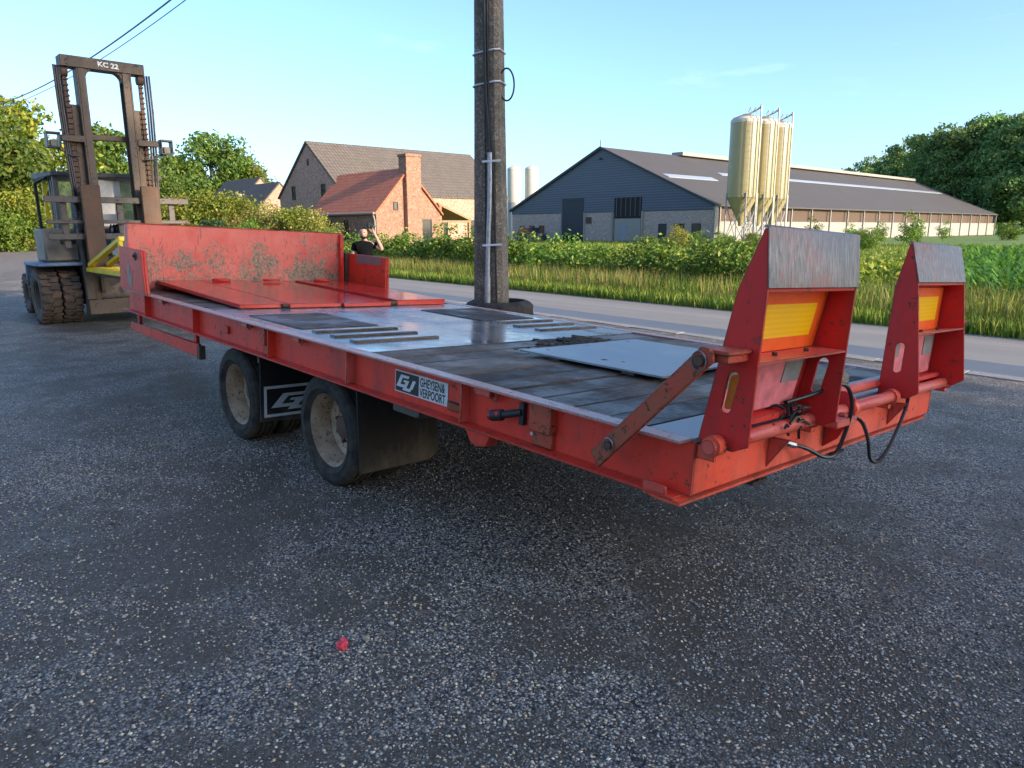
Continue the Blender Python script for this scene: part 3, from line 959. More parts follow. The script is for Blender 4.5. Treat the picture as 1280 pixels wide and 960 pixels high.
# hinge shaft and knuckles
part('hinge_shaft', MB().cyl((0.07, 0.03, 0.872), (0.07, 1.10, 0.872), 0.027, n=14), 'red_faded', trailer, label='paint worn hinge shaft')
part('hinge_shaft', MB().cyl((0.07, 1.16, 0.872), (0.07, TW - 0.01, 0.872), 0.027, n=14), 'red_faded', trailer, label='paint worn hinge shaft')
part('stop_tube', MB().cyl((-0.03, 0.82, 0.915), (-0.03, 1.72, 0.915), 0.026, n=14), 'red_faded', trailer)
for y in (0.045, 0.80, 1.15, 1.62, TW - 0.09):
    part('hinge_knuckle', MB().cyl((0.07, y, 0.872), (0.07, y + 0.045, 0.872), 0.037, n=16).box(0.001, 0.07, max(y + 0.004, 0.078), max(y + 0.04, 0.09), 0.812, 0.86), 'red_paint_rear', trailer, 0.0)
mid = MB().prism([(0.001, 0.945), (0.07, 0.955), (0.115, 0.93), (0.12, 0.86), (0.06, 0.74), (0.001, 0.69)], 'y', 1.095, 1.11)
part('hinge_bracket', mid, 'red_dark', trailer, 0.002)
part('hose_clamp', MB().box(0.085, 0.15, 0.86, 1.05, 0.835, 0.868).cyl((0.115, 0.98, 0.868), (0.115, 0.98, 0.885), 0.014, n=8), 'red_faded', trailer, 0.004)

def ramp(yl, yr, lean, near):
    """loading ramp folded upright: two side plates, front plate, steel tip, shelf, marker boards"""
    px, pz = 0.07, 0.872
    ca, sa = math.cos(lean), math.sin(lean)
    def tf(v):
        x, z = v.x - px, v.z - pz
        return Vector((px + x * ca + z * sa, v.y, pz - x * sa + z * ca))
    q = lambda a, b: (px + a, pz + b)
    poly = [q(-0.085, 0.0), q(0.006, 0.528), q(0.079, 0.728), q(0.090, 0.726), q(0.111, 0.541), q(0.104, 0.012), q(0.05, -0.015)]
    def slot(cx, cz, w, h, sl):
        pts = []
        for i in range(12):
            a = 2 * math.pi * i / 12
            dz = math.sin(a) * w + (h if math.sin(a) >= 0 else -h)
            pts.append(q(cx + math.cos(a) * w + dz * sl, cz + dz))
        return pts
    hole = slot(0.018, 0.185, 0.021, 0.052, 0.15)
    body = MB()
    body.prism(poly, 'y', yl, yl + 0.012, [hole])
    body.prism(poly, 'y', yr - 0.012, yr, [hole] if near else [])
    fr = [q(-0.084, 0.004), q(0.007, 0.528), q(0.079, 0.724), q(0.086, 0.722), q(0.014, 0.526), q(-0.076, 0.004)]
    body.prism(fr, 'y', yl + 0.013, yr - 0.013)
    body.box(px - 0.07, px - 0.01, yl + 0.013, yr - 0.013, pz + 0.035, pz + 0.060)
    body.xform(tf)
    o = part('ramp', body, 'red_dark', trailer, 0.0015)
    cap = MB().prism([q(0.075, 0.731), q(0.083, 0.739), q(0.095, 0.733), q(0.1165, 0.541), q(0.1125, 0.5405), q(0.091, 0.727)], 'y', yl - 0.004, yr + 0.004).xform(tf)
    part('ramp_tip', cap, 'tip_steel', o, 0.0015, label='scuffed bare steel ramp tip')
    part('lip', MB().box(px + 0.02, px + 0.108, yl + 0.013, yr - 0.013, pz + 0.528, pz + 0.540).xform(tf), 'red_dark', o)
    part('shelf', MB().box(px - 0.028, px + 0.106, yl + 0.013, yr - 0.013, pz + 0.290, pz + 0.298).xform(tf), 'red_faded', o)
    for yy in (0.35, 0.7):
        part('bolt', MB().cyl((px + 0.04, yl + (yr - yl) * yy, pz + 0.298), (px + 0.04, yl + (yr - yl) * yy, pz + 0.310), 0.010, n=6).xform(tf), 'rust_steel', o)
    U = Vector((0.091, 0, 0.528)).normalized()
    Nn = Vector((U.z, 0, -U.x))
    def board(y0, y1, z0, z1, d, t):
        zc = (z0 + z1) / 2
        xc = -0.085 + 0.091 * zc / 0.528
        c = Vector((px + xc, (y0 + y1) / 2, pz + zc)) + Nn * (d + 0.0095)
        return MB().obox(c, Nn * (t / 2), (0, (y1 - y0) / 2, 0), U * ((z1 - z0) / 2)).xform(tf)
    part('marker_board', board(yl + 0.014, yr - 0.03, 0.302, 0.524, 0.003, 0.004), 'reflector_orange', o, label='fluorescent orange marker board')
    yel = part('marker_panel', board(yl + 0.016, yr - 0.10, 0.352, 0.478, 0.0065, 0.002), 'reflector_yellow', o, label='yellow reflective panel')
    if near:
        def fn(a, b):
            zc = 0.415 + b
            xc = -0.085 + 0.091 * zc / 0.528
            v = Vector((px + xc, yl + 0.14 + a, pz + zc)) + Nn * 0.0185
            return tf(v)
        part('panel_lettering', text_mb('IEF', 0.030, fn, 0.0015, 0.85), 'print_black', o, smooth=0, recalc=False)
    part('tail_lamp', board(yl + 0.02, yr - 0.08, 0.072, 0.280, 0.006, 0.012), 'lens_pink', o, 0.003, label='sun faded pink tail lamp lens')
    part('lamp_corner', board(yl + 0.025, yl + 0.13, 0.185, 0.272, 0.0135, 0.004), 'lens_grey', o)
    part('lamp_corner', board(yr - 0.23, yr - 0.09, 0.170, 0.272, 0.0135, 0.004), 'lens_grey', o)
    if near:
        am = MB().prism(slot(0.018, 0.185, 0.016, 0.045, 0.15), 'y', yl + 0.013, yl + 0.03).xform(tf)
        part('side_marker', am, 'amber_lens', o)
    else:
        part('number_plate', board(yl + 0.10, yl + 0.22, 0.01, 0.08, 0.01, 0.004), 'sign_white', o)
    return o
ramp_n = ramp(0.10, 0.785, 0.0, True)
ramp_f = ramp(1.695, 2.40, rad(-9.0), False)
part('ramp_bracket', MB().box(0.055, 0.155, -0.045, 0.099, 1.200, 1.213).box(0.06, 0.145, -0.03, 0.099, 1.172, 1.1995), 'rusty_arm', trailer, 0.003)
part('ramp_bracket', MB().box(0.0, 0.11, 2.401, 2.52, 1.20, 1.215).prism([(0.0, 1.20), (0.11, 1.20), (0.05, 1.12)], 'y', 2.50, 2.512), 'rusty_arm', trailer, 0.003)

# link arm lying over the near edge
A0, A1 = Vector((-0.345, -0.052, 0.737)), Vector((0.095, -0.052, 1.207))
ad = (A1 - A0).normalized()
an = Vector((-ad.z, 0, ad.x))
arm_poly = [A0 + an * 0.033 + ad * 0.005, A0 - an * 0.033 - ad * 0.002, A1 - an * 0.033 - ad * 0.012, A1 - an * 0.014 + ad * 0.004, A1 + an * 0.012 + ad * 0.006, A1 + an * 0.033 - ad * 0.012]
arm = part('link_arm', MB().prism([(v.x, v.z) for v in arm_poly], 'y', -0.062, -0.046), 'rusty_arm', trailer, 0.003, label='rusty red steel link arm with pins')
for t, r in ((0.93, 0.019), (0.16, 0.015)):
    c = A0 + (A1 - A0) * t
    part('pin', MB().cyl((c.x, -0.075, c.z), (c.x, -0.02, c.z), r, n=14), 'rust_steel', arm)
    part('pin_ring', MB().tube([(c.x + (r + 0.004) * 1.15 * math.cos(a), -0.069 - 0.004 * math.sin(a), c.z + (r + 0.006) * 1.3 * math.sin(a)) for a in [i * math.pi / 10 for i in range(20)]], 0.0024, 6, True), 'steel', arm)
c = A0 + (A1 - A0) * 0.93
part('arm_pivot', MB().cyl((c.x, -0.046, c.z), (c.x, 0.099, c.z), 0.014, n=10), 'rust_steel', trailer)

# hoses and cables at the rear
def smooth_path(pts, n=8):
    pts = [Vector(p) for p in pts]
    P = [pts[0] * 2 - pts[1]] + pts + [pts[-1] * 2 - pts[-2]]
    out = []
    for i in range(1, len(P) - 2):
        for k in range(n):
            t = k / n
            a, b, c_, d = P[i - 1], P[i], P[i + 1], P[i + 2]
            out.append(0.5 * ((2 * b) + (c_ - a) * t + (2 * a - 5 * b + 4 * c_ - d) * t * t + (3 * b - a - 3 * c_ + d) * t ** 3))
    out.append(pts[-1])
    return out
h1 = smooth_path([(0.04, 0.62, 0.955), (0.09, 0.74, 0.985), (0.13, 0.83, 1.02), (0.15, 0.90, 1.01), (0.15, 0.97, 0.94), (0.145, 0.985, 0.86), (0.12, 0.97, 0.72), (0.10, 0.90, 0.70), (0.06, 0.80, 0.745), (0.0, 0.70, 0.775)])
part('hose', MB().tube(h1, 0.0085, 8), 'hose_rubber', trailer)
part('hose_fitting', MB().cyl((-0.001, 0.70, 0.775), (0.035, 0.755, 0.758), 0.014, n=8), 'steel', trailer)
h2 = smooth_path([(0.0, 1.34, 0.80), (0.05, 1.37, 0.78), (0.08, 1.40, 0.70), (0.09, 1.44, 0.60), (0.10, 1.52, 0.575), (0.10, 1.62, 0.62), (0.09, 1.74, 0.70), (0.08, 1.84, 0.79), (0.07, 1.88, 0.85), (0.06, 1.88, 0.90)], 16)
part('coiled_cable', MB().tube(h2, [0.007 + 0.003 * (i % 2) for i in range(len(h2))], 7), 'hose_rubber', trailer)
part('hose_fitting', MB().cyl((-0.001, 1.34, 0.80), (0.03, 1.36, 0.79), 0.013, n=8), 'steel', trailer)
grease = MB()
for i in range(26):
    p = Vector((random.gauss(0.07, 0.02), random.gauss(0.62, 0.05), random.gauss(0.905, 0.022)))
    q2 = p + Vector((random.gauss(0, 0.02), random.gauss(0, 0.05), random.gauss(0, 0.03)))
    grease.tube([p, (p + q2) / 2 + Vector((0, 0, 0.012)), q2], 0.006, 5)
part('cable_bundle', grease, 'hose_rubber', trailer)

# sign with lettering on the near beam
sg = part('maker_plate', MB().box(-1.842, -1.387, 0.0605, 0.0645, 0.712, 0.828), 'sign_white', trailer, 0.001, label='black and white maker plate with GJ logo')
part('plate_field', MB().box(-1.835, -1.627, 0.0595, 0.0603, 0.718, 0.822), 'print_black', sg, smooth=0)
def logo(fn):
    """the G and J of the plate: slanted block letters in one stroke"""
    mb = MB()
    def poly(pts):
        mb._add([fn(x + y * 0.28, y) for x, y in pts], [tuple(range(len(pts)))])
    poly([(0.0, 0.0), (0.18, 0.0), (0.18, 1.0), (0.0, 1.0)])
    poly([(0.18, 0.78), (0.52, 0.78), (0.52, 1.0), (0.18, 1.0)])
    poly([(0.18, 0.0), (0.44, 0.0), (0.44, 0.24), (0.18, 0.24)])
    poly([(0.30, 0.44), (0.62, 0.44), (0.62, 0.62), (0.30, 0.62)])
    poly([(0.44, -0.22), (0.62, -0.22), (0.62, 0.44), (0.44, 0.44)])
    poly([(0.62, -0.22), (0.92, -0.22), (0.92, 0.02), (0.62, 0.02)])
    poly([(0.80, 0.02), (0.98, 0.02), (0.98, 0.74), (0.80, 0.74)])
    return mb
part('plate_logo', logo(lambda a, b: (-1.826 + a * 0.147, 0.0590, 0.742 + b * 0.066)), 'sign_white', sg, smooth=0, recalc=False)
for txt, zz in (('GHEYSEN&', 0.775), ('VERPOORT', 0.722)):
    part('plate_lettering', text_mb(txt, 0.064, lambda a, b, zz=zz: (-1.617 + a, 0.0595, zz + b), 0.0012, 0.655), 'print_black', sg, smooth=0, recalc=False)
# side marker, lamp on bracket, small disc
mk = part('side_marker', MB().box(-1.372, -1.255, 0.045, 0.0645, 0.706, 0.748), 'black_metal', trailer, 0.003)
part('marker_lens', MB().box(-1.366, -1.272, 0.040, 0.0448, 0.711, 0.743), 'amber_dirty', mk, 0.002)
lb = part('bracket_lamp', MB().box(-0.862, -0.835, 0.04, 0.0645, 0.745, 0.842).cyl((-0.85, 0.045, 0.80), (-0.935, 0.01, 0.775), 0.017, n=10).cyl((-0.935, 0.012, 0.775), (-0.985, -0.005, 0.765), 0.026, n=12), 'black_metal', trailer, label='black rubber arm clearance lamp')
part('lamp_lens', MB().cyl((-0.9845, -0.0045, 0.7655), (-0.998, -0.009, 0.7635), 0.022, n=12).cyl((-0.945, 0.012, 0.785), (-0.955, -0.018, 0.775), 0.015, n=10), 'red_lens', lb)
part('stamp_disc', MB().cyl((-0.80, 0.061, 0.715), (-0.80, 0.0645, 0.715), 0.008, n=12), 'sign_white', trailer)
part('small_bracket', MB().box(-4.13, -4.05, 0.045, 0.0645, 0.735, 0.79), 'red_paint', trailer, 0.004)
part('under_box', MB().box(-1.86, -1.62, 0.06, 0.2, 0.60, 0.655), 'fork_grey', trailer, 0.004)

# deck: planks, steel over the wheels
def planks(x0, x1, w):
    n = max(1, round((x1 - x0) / w))
    w = (x1 - x0) / n
    for i in range(n):
        a, b = x0 + i * w + 0.005, x0 + (i + 1) * w - 0.005
        dz = random.uniform(-0.008, 0.001)
        sk = random.uniform(-0.003, 0.003)
        mb = MB().box(a, b, 0.084, TW - 0.084, ZT - 0.045, ZT - 0.003 + dz)
        mb.xform(lambda v: v + Vector((0, 0, sk * (v.y - 1.2))))
        part('plank', mb, 'deck_wood', trailer, 0.005)
planks(-2.12, -0.222, 0.19)
planks(-6.49, -4.46, 0.2)
part('deck_plate', MB().box(-4.45, -2.13, 0.084, TW - 0.084, ZT - 0.03, ZT - 0.003), 'wet_deck', trailer, 0.002, label='wet steel deck plate over the wheels')
for (y0, y1) in ((0.18, 0.78), (TW - 0.78, TW - 0.18)):
    part('deck_inset', MB().box(-3.98, -3.14, y0, y1, ZT - 0.02, ZT + 0.004), 'deck_wood', trailer, 0.003)
    for xb in (-2.98, -2.74, -2.50):
        part('batten', MB().box(xb - 0.035, xb + 0.03, y0 + 0.01, y1 + 0.03, ZT - 0.02, ZT + 0.012), 'wet_deck', trailer, 0.003)
        part('batten_edge', MB().box(xb + 0.031, xb + 0.048, y0 + 0.01, y1 + 0.03, ZT - 0.02, ZT + 0.009), 'deck_wood', trailer, 0.002)
# folded front plates lying on the deck, front end propped up
def lay_plate(y0, y1, xr, xf, zr, zf, t=0.035):
    mb = MB().box(0, 1, y0, y1, -t, 0).box(0.004, 0.012, y0 + 0.02, y1 - 0.02, -0.055, -t - 0.001)
    mb.xform(lambda v: Vector((xf + (xr - xf) * v.x, v.y, zf + (zr - zf) * v.x + v.z)))
    return part('folded_plate', mb, 'red_wet', trailer, 0.004, label='wet red steel plate folded onto the deck')
lay_plate(0.30, 0.705, -4.44, -6.49, ZT + 0.036, ZT + 0.085)
lay_plate(0.715, 1.20, -4.40, -6.49, ZT + 0.036, ZT + 0.085)
lay_plate(1.21, 1.70, -4.37, -6.49, ZT + 0.036, ZT + 0.075)
lay_plate(1.80, 2.36, -4.42, -6.49, ZT + 0.05, ZT + 0.085, 0.05)
for y in (0.71, 1.21, 1.75):
    part('plate_hinge', MB().cyl((-4.43, y - 0.05, ZT + 0.02), (-4.43, y + 0.05, ZT + 0.02), 0.018, n=8), 'rust_steel', trailer)
for y in (0.9, 1.45, 2.05):
    part('lifting_eye', MB().tube([(-6.35 + 0.05 * math.cos(a), y + 0.09 * math.sin(a), ZT + 0.097) for a in [i * math.pi / 6 for i in range(12)]], 0.012, 6, True), 'red_wet', trailer)

# headboard and corner boards
hb = MB().box(-TL + 0.0, -TL + 0.05, 0.06, 2.40, ZT - 0.01, 1.507)
hbo = part('headboard', hb, 'headboard_paint', trailer, 0.006, label='scraped red steel headboard')
part('headboard_post', MB().prism([(-TL + 0.051, ZT), (-TL + 0.12, ZT), (-TL + 0.085, 1.50), (-TL + 0.051, 1.50)], 'y', 2.36, 2.405), 'red_paint', hbo, 0.004)
part('headboard_post', MB().prism([(-TL - 0.10, ZT), (-TL - 0.001, ZT), (-TL - 0.001, 1.50), (-TL - 0.05, 1.50)], 'y', 0.06, 0.10), 'red_faded', hbo, 0.004)
part('headboard_lip', MB().box(-TL - 0.06, -TL + 0.052, 0.055, 2.405, 1.507, 1.515), 'red_faded', hbo, 0.002)
def corner_board(y0, y1, x0, x1, inner):
    mb = MB().prism([(x0, ZT + 0.001), (x1, ZT + 0.001), (x1 - 0.085 * (1 if inner < 0 else 0.0), 1.27), (x0, 1.285)], 'y', y0, y1)
    o = part('corner_board', mb, 'red_paint', trailer, 0.003)
    yy = (y0 - 0.018, y0 - 0.001) if inner < 0 else (y0 - 0.022, y0 - 0.001)
    sh = 0.085 if inner < 0 else 0.0
    part('board_frame', MB().prism([(x1 - 0.10, ZT + 0.002), (x1 - 0.002, ZT + 0.002), (x1 - sh - 0.002, 1.268), (x1 - sh - 0.08, 1.27)], 'y', *yy), 'red_paint', o, 0.003)
    return o
cbn = corner_board(0.002, 0.03, -TL - 0.045, -5.775, -1)
part('latch', MB().cyl((-6.0, -0.03, 1.215), (-6.0, -0.017, 1.215), 0.035, n=12).cyl((-6.0, -0.045, 1.215), (-6.0, -0.03, 1.215), 0.015, n=8), 'rust_steel', cbn)
part('scuff_plate', MB().prism([(-6.35, 0.93), (-6.22, 0.91), (-6.2, 1.07), (-6.28, 1.02), (-6.27, 1.12), (-6.35, 1.13)], 'y', -0.0005, 0.0015), 'bare_steel', cbn, smooth=0)
cbf = corner_board(TW - 0.06, TW - 0.03, -TL + 0.03, -5.64, 1)
part('board_patch', MB().box(-6.30, -5.76, TW - 0.0625, TW - 0.0605, 1.18, 1.27), 'bare_steel', cbf, smooth=0)
part('hinge_post', MB().box(-TL + 0.052, -TL + 0.10, TW - 0.11, TW - 0.062, ZT, 1.29), 'rust_steel', trailer, 0.004)

# side guard under the front
part('side_guard', MB().prism([(-6.50, 0.548), (-4.66, 0.575), (-4.66, 0.462), (-6.50, 0.470)], 'y', 0.045, 0.07), 'red_paint', trailer, 0.003)
part('guard_end', MB().box(-4.659, -4.60, 0.03, 0.08, 0.455, 0.565), 'rust_steel', trailer, 0.003)
for xx in (-6.35, -4.83):
    part('guard_strut', MB().box(xx, xx + 0.05, 0.071, 0.10, 0.50, ZF - 0.013), 'red_paint', trailer, 0.003)

# chassis
for y in (0.80, TW - 0.92):
    part('chassis_rail', MB().box(-6.5, -0.15, y, y + 0.12, 0.52, 0.535).box(-6.5, -0.15, y + 0.055, y + 0.065, 0.5355, 0.80).box(-6.5, -0.15, y, y + 0.12, 0.8005, 0.828), 'undercarriage', trailer)
for xx in (-6.3, -5.6, -4.9, -4.7, -3.35, -2.0, -1.35, -0.7):
    part('cross_member', MB().box(xx - 0.04, xx + 0.04, 0.076, TW - 0.076, 0.70, 0.826), 'undercarriage', trailer)
part('drawbar', MB().bar((-6.5, 0.9, 0.62), (-8.6, 1.24, 0.55), 0.10, 0.14).bar((-6.5, TW - 0.9, 0.62), (-8.6, TW - 1.24, 0.55), 0.10, 0.14).cyl((-8.75, TW / 2, 0.53), (-8.75, TW / 2, 0.59), 0.07, n=14), 'rust_steel', trailer)

# wheels stand level on the ground
WR = 0.3565
def tyre_profile(w, r, rim):
    h = w / 2
    p = [(rim, -h * 0.80), (rim + 0.012, -h * 0.88), (rim + (r - rim) * 0.28, -h * 0.99), (rim + (r - rim) * 0.30, -h * 1.03), (rim + (r - rim) * 0.40, -h * 1.03), (rim + (r - rim) * 0.42, -h * 1.0), (rim + (r - rim) * 0.68, -h * 0.99), (r - 0.030, -h * 0.965), (r - 0.027, -h * 0.93), (r - 0.014, -h * 0.88), (r - 0.002, -h * 0.76)]
    for t in (-0.42, 0.0, 0.42):
        p += [(r, h * (t - 0.07)), (r - 0.010, h * (t - 0.055)), (r - 0.010, h * (t + 0.055)), (r, h * (t + 0.07))]
    p += [(r - 0.002, h * 0.76), (r - 0.014, h * 0.88), (rim + (r - rim) * 0.68, h * 0.99), (rim + (r - rim) * 0.35, h * 1.0), (rim + 0.012, h * 0.88), (rim, h * 0.80)]
    return p
def wheel(cx, cy, out):
    """out: -1 when the dished face looks to -y"""
    hub = MB()
    o_ = out
    hub.lathe([(0.075, o_ * -0.015), (0.075, o_ * -0.062), (0.0001, o_ * -0.062), (0.0001, o_ * -0.004), (0.055, o_ * -0.004)], n=20)
    w = part('wheel', hub, 'rust_steel', trailer)
    h = 0.105
    t = part('tyre', MB().lathe([(a, b) for a, b in tyre_profile(0.21, WR, 0.236)], n=44), 'tyre_rubber', w, smooth=50)
    rp = [(0.250, o_ * h * 0.86), (0.252, o_ * h * 0.80), (0.236, o_ * h * 0.78), (0.222, o_ * h * 0.5), (0.205, o_ * h * 0.1), (0.205, o_ * -h * 0.45), (0.17, o_ * -h * 0.62), (0.075, o_ * -h * 0.50), (0.075, o_ * -h * 0.62), (0.18, o_ * -h * 0.74), (0.222, o_ * -h * 0.72), (0.236, o_ * -h * 0.8), (0.226, o_ * -h * 0.0), (0.240, o_ * h * 0.72)]
    rim = part('rim', MB().lathe(rp, n=44), 'rim_paint', w, smooth=50)
    for i in range(8):
        a = 2 * math.pi * i / 8
        part('wheel_nut', MB().cyl((0.11 * math.cos(a), o_ * -h * 0.56, 0.11 * math.sin(a)), (0.11 * math.cos(a), o_ * -h * 0.30, 0.11 * math.sin(a)), 0.013, n=6), 'rust_steel', w)
    loc = TINV @ Vector((cx, cy, WR - 0.004))
    w.matrix_basis = Matrix.Translation(loc) @ TINV.to_4x4() @ Matrix.Rotation(random.uniform(0, 3), 4, 'Y')
    return w
for xa in (-2.655, -4.058):
    for cy, out in ((0.22, -1), (0.46, 1), (TW - 0.46 + 0.0, -1), (TW - 0.22 + 0.0, 1)):
        wheel(xa, cy, out)
    c0 = TINV @ Vector((xa, 0.5, WR))
    c1 = TINV @ Vector((xa, TW - 0.5, WR))
    part('axle', MB().cyl(c0, c1, 0.06, n=14), 'undercarriage', trailer)
for y in (0.80, TW - 0.92):
    part('leaf_spring', MB().box(-4.6, -2.1, y + 0.02, y + 0.10, 0.42, 0.52), 'undercarriage', trailer)
# mud flaps
fl = part('mud_flap', MB().prism([(0.055, 0.655), (0.62, 0.655), (0.62, 0.20), (0.55, 0.16), (0.055, 0.15)], 'x', -2.235, -2.222).xform(lambda v: v + Vector((0.10 * (0.655 - v.z), 0, 0))), 'rubber_flap', trailer, 0.002)
fm = part('mud_flap', MB().prism([(0.045, 0.655), (0.62, 0.655), (0.62, 0.16), (0.045, 0.175)], 'x', -3.50, -3.488), 'rubber_flap', trailer, 0.002, label='mud flap with white GJ logo')
lg = MB()
for (a, b, c_, d) in ((0.07, 0.60, 0.41, 0.43), (0.07, 0.60, 0.205, 0.225), (0.07, 0.09, 0.225, 0.41), (0.58, 0.60, 0.225, 0.41)):
    lg.box(-3.4875, -3.4865, a, b, c_, d)
part('flap_border', lg, 'sign_white', fm, smooth=0)
part('flap_logo', logo(lambda a, b: (-3.4862, 0.12 + a * 0.33, 0.27 + b * 0.10)), 'sign_white', fm, smooth=0, recalc=False)
part('flap_hanger', MB().box(-3.52, -3.489, 0.04, 0.62, 0.60, 0.656), 'rust_steel', fm)
for s in (0,):
    part('mud_flap', MB().box(-2.235, -2.222, TW - 0.62, TW - 0.055, 0.20, 0.655), 'rubber_flap', trailer, 0.002)

def on_deck(x, y, z=ZT):
    return TROT @ Vector((x, y, z))

# things lying on the deck
sp = thing('steel_plate', 'loose grey steel plate with bolt holes lying on the plank deck', 'plate')
sp.rotation_mode = 'YXZ'
sp.rotation_euler = trailer.rotation_euler
pl = [(-1.70, 0.83), (-1.72, 1.94), (-0.80, 2.0), (-0.73, 0.885)]
holes = []
for (hx, hy, r) in ((-1.62, 0.98, 0.013), (-1.66, 1.78, 0.013), (-0.95, 1.80, 0.013), (-1.22, 1.02, 0.022), (-1.12, 1.06, 0.016), (-1.64, 1.35, 0.012)):
    holes.append([(hx + r * math.cos(i * math.pi / 4), hy + r * math.sin(i * math.pi / 4)) for i in range(8)])
part('sheet', MB().prism(pl, 'z', ZT + 0.016, ZT + 0.026, holes), 'plate_steel', sp, 0.0)
part('batten', MB().box(-1.5, -1.42, 0.87, 1.93, ZT - 0.004, ZT + 0.0155).box(-1.0, -0.92, 0.90, 1.95, ZT - 0.004, ZT + 0.0155), 'deck_wood', sp)

def lump(seed, c, rx, ry, rz, n=10, amp=0.3):
    r = random.Random(seed)
    bm = bmesh.new()
    bmesh.ops.create_icosphere(bm, subdivisions=2, radius=1.0)
    ph = [r.uniform(0, 6) for _ in range(6)]
    for v in bm.verts:
        k = 1 + amp * (math.sin(v.co.x * 3 + ph[0]) * math.sin(v.co.y * 3.3 + ph[1]) + 0.6 * math.sin(v.co.z * 5 + ph[2] + v.co.x * 4))
        v.co = Vector((v.co.x * rx * k, v.co.y * ry * k, max(-0.5, v.co.z) * rz * k))
        v.co += Vector(c)
    mb = MB()
    bm.verts.ensure_lookup_table()
    mb._add([v.co for v in bm.verts], [tuple(x.index for x in f.verts) for f in bm.faces])
    bm.free()
    return mb
clod = MB()
for i in range(60):
    x = random.gauss(-1.9, 0.10)
    y = random.gauss(1.55, 0.24)
    s = random.uniform(0.004, 0.026)
    c = on_deck(x, y, ZT + s * 0.2)
    m = lump(i, c, s * 1.6, s * 2.0, s * 0.55, amp=0.55)
    clod._add(m.V, m.F)
o = part('mud', clod, 'soil', None, smooth=60, kind='stuff')
o['label'] = 'clods of dark mud on the planks beside the loose plate'
o['category'] = 'mud'
wb = MB()
wb.obox((0, 0, 0), (0.10, 0, 0), (0, 0.21, 0), (0, 0, 0.055))
cb_ = on_deck(-0.12, 1.26, ZT + 0.058)
wb.xform(lambda v: cb_ + Matrix.Rotation(rad(14), 3, 'Z') @ v + Vector((0, 0, 0.012 * math.sin(v.y * 20))))
tag(part('wooden_block', wb, 'wood_block', None, 0.022), 'weathered wooden block lying on the deck between the ramps', 'block')

def on_plane(u, v, axis, val):
    r = ray(u, v)
    t = (val - CAM_LOC[axis]) / r[axis]
    return CAM_LOC + r * t

# ------------------------------------------------------------------ forklift truck
fk = thing('forklift', 'large dirty forklift truck with tall mast and dual front tyres', 'forklift', (-13.4, 1.75, 0))
FB = lambda *a: MB().box(*a)
def mirror(y):
    return 3.5 - y
def both(y0, y1):
    return ((y0, y1), (mirror(y1), mirror(y0)))
# chassis and body
part('chassis', FB(-16.0, -13.0, 1.15, 2.35, 0.30, 1.02), 'fork_grey', fk, 0.02)
part('counterweight', MB().prism([(-16.6, 0.45), (-15.2, 0.38), (-15.2, 1.45), (-15.9, 1.55), (-16.6, 1.35)], 'y', 1.12, 2.38), 'fork_grey', fk, 0.05)
part('engine_cover', MB().prism([(-15.2, 1.02), (-14.3, 1.02), (-14.3, 1.45), (-15.2, 1.5)], 'y', 0.95, 2.55), 'fork_cream', fk, 0.03)
for (y0, y1) in both(0.44, 1.13):
    outer = y0 if y0 < 1.75 else y1
    s = 1 if y0 < 1.75 else -1
    mb = FB(-13.95, -12.86, y0, y1, 1.0, 1.06)
    mb.prism([(-14.06, 0.72), (-13.97, 0.72), (-13.93, 0.999), (-14.0, 1.03)], 'y', y0 + 0.02, y1 - 0.02)
    part('fender', mb, 'fork_blue', fk, 0.012, label='blue steel front fender')
for (y0, y1) in both(0.62, 1.14):
    part('front_cowl', FB(-13.75, -13.05, y0, y1, 1.07, 1.62), 'fork_cream', fk, 0.03)
    yc = (y0 + y1) / 2 + (0.08 if y0 < 1.75 else -0.08)
    hl = part('indicator_lamp', MB().cyl((-13.06, yc, 1.42), (-13.0, yc, 1.42), 0.055, n=14), 'amber_lens', fk)
    part('lamp_surround', FB(-13.055, -13.03, yc - 0.1, yc + 0.14, 1.36, 1.50), 'black_metal', hl, 0.01)
# front wheels (dual) and steer wheels
def lugged_tyre(cx, cy, w, R, rim, mat):
    mb = MB()
    h = w / 2
    mb.lathe([(rim, -h * 0.85), (rim + (R - rim) * 0.4, -h), (R - 0.06, -h * 0.98), (R - 0.028, -h * 0.86), (R - 0.028, h * 0.86), (R - 0.06, h * 0.98), (rim + (R - rim) * 0.4, h), (rim, h * 0.85)], (cx, cy, R), n=40)
    n = 22
    for i in range(n):
        for sgn in (-1, 1):
            a = 2 * math.pi * (i + (0.25 if sgn > 0 else -0.25)) / n
            rd = Vector((math.cos(a), 0, math.sin(a)))
            tg = Vector((-math.sin(a), 0, math.cos(a)))
            c = Vector((cx, cy + sgn * h * 0.47, R)) + rd * (R - 0.022)
            mb.obox(c, rd * 0.021, tg * (math.pi * R / n * 0.66) + Vector((0, sgn * 0.02, 0)), (0, h * 0.43, 0))
    return mb
def fork_wheel(cx, cy, w, R, rim, out):
    wheel_ = part('wheel', MB().lathe([(rim * 0.35, -w * 0.3 * out), (rim * 0.35, w * 0.15 * out), (0.001, w * 0.2 * out), (0.001, -w * 0.3 * out)], (cx, cy, R), n=18), 'fork_grey', fk)
    part('tyre', lugged_tyre(cx, cy, w, R, rim, 'tyre_dirty'), 'tyre_dirty', wheel_, smooth=40)
    part('rim', MB().lathe([(rim + 0.012, w * 0.40 * out), (rim - 0.02, w * 0.36 * out), (rim * 0.9, 0.02 * out), (rim * 0.35, 0.0), (rim * 0.35, -0.05 * out), (rim - 0.01, -w * 0.38 * out), (rim + 0.01, -w * 0.4 * out)], (cx, cy, R), n=32), 'fork_brown', wheel_, smooth=45)
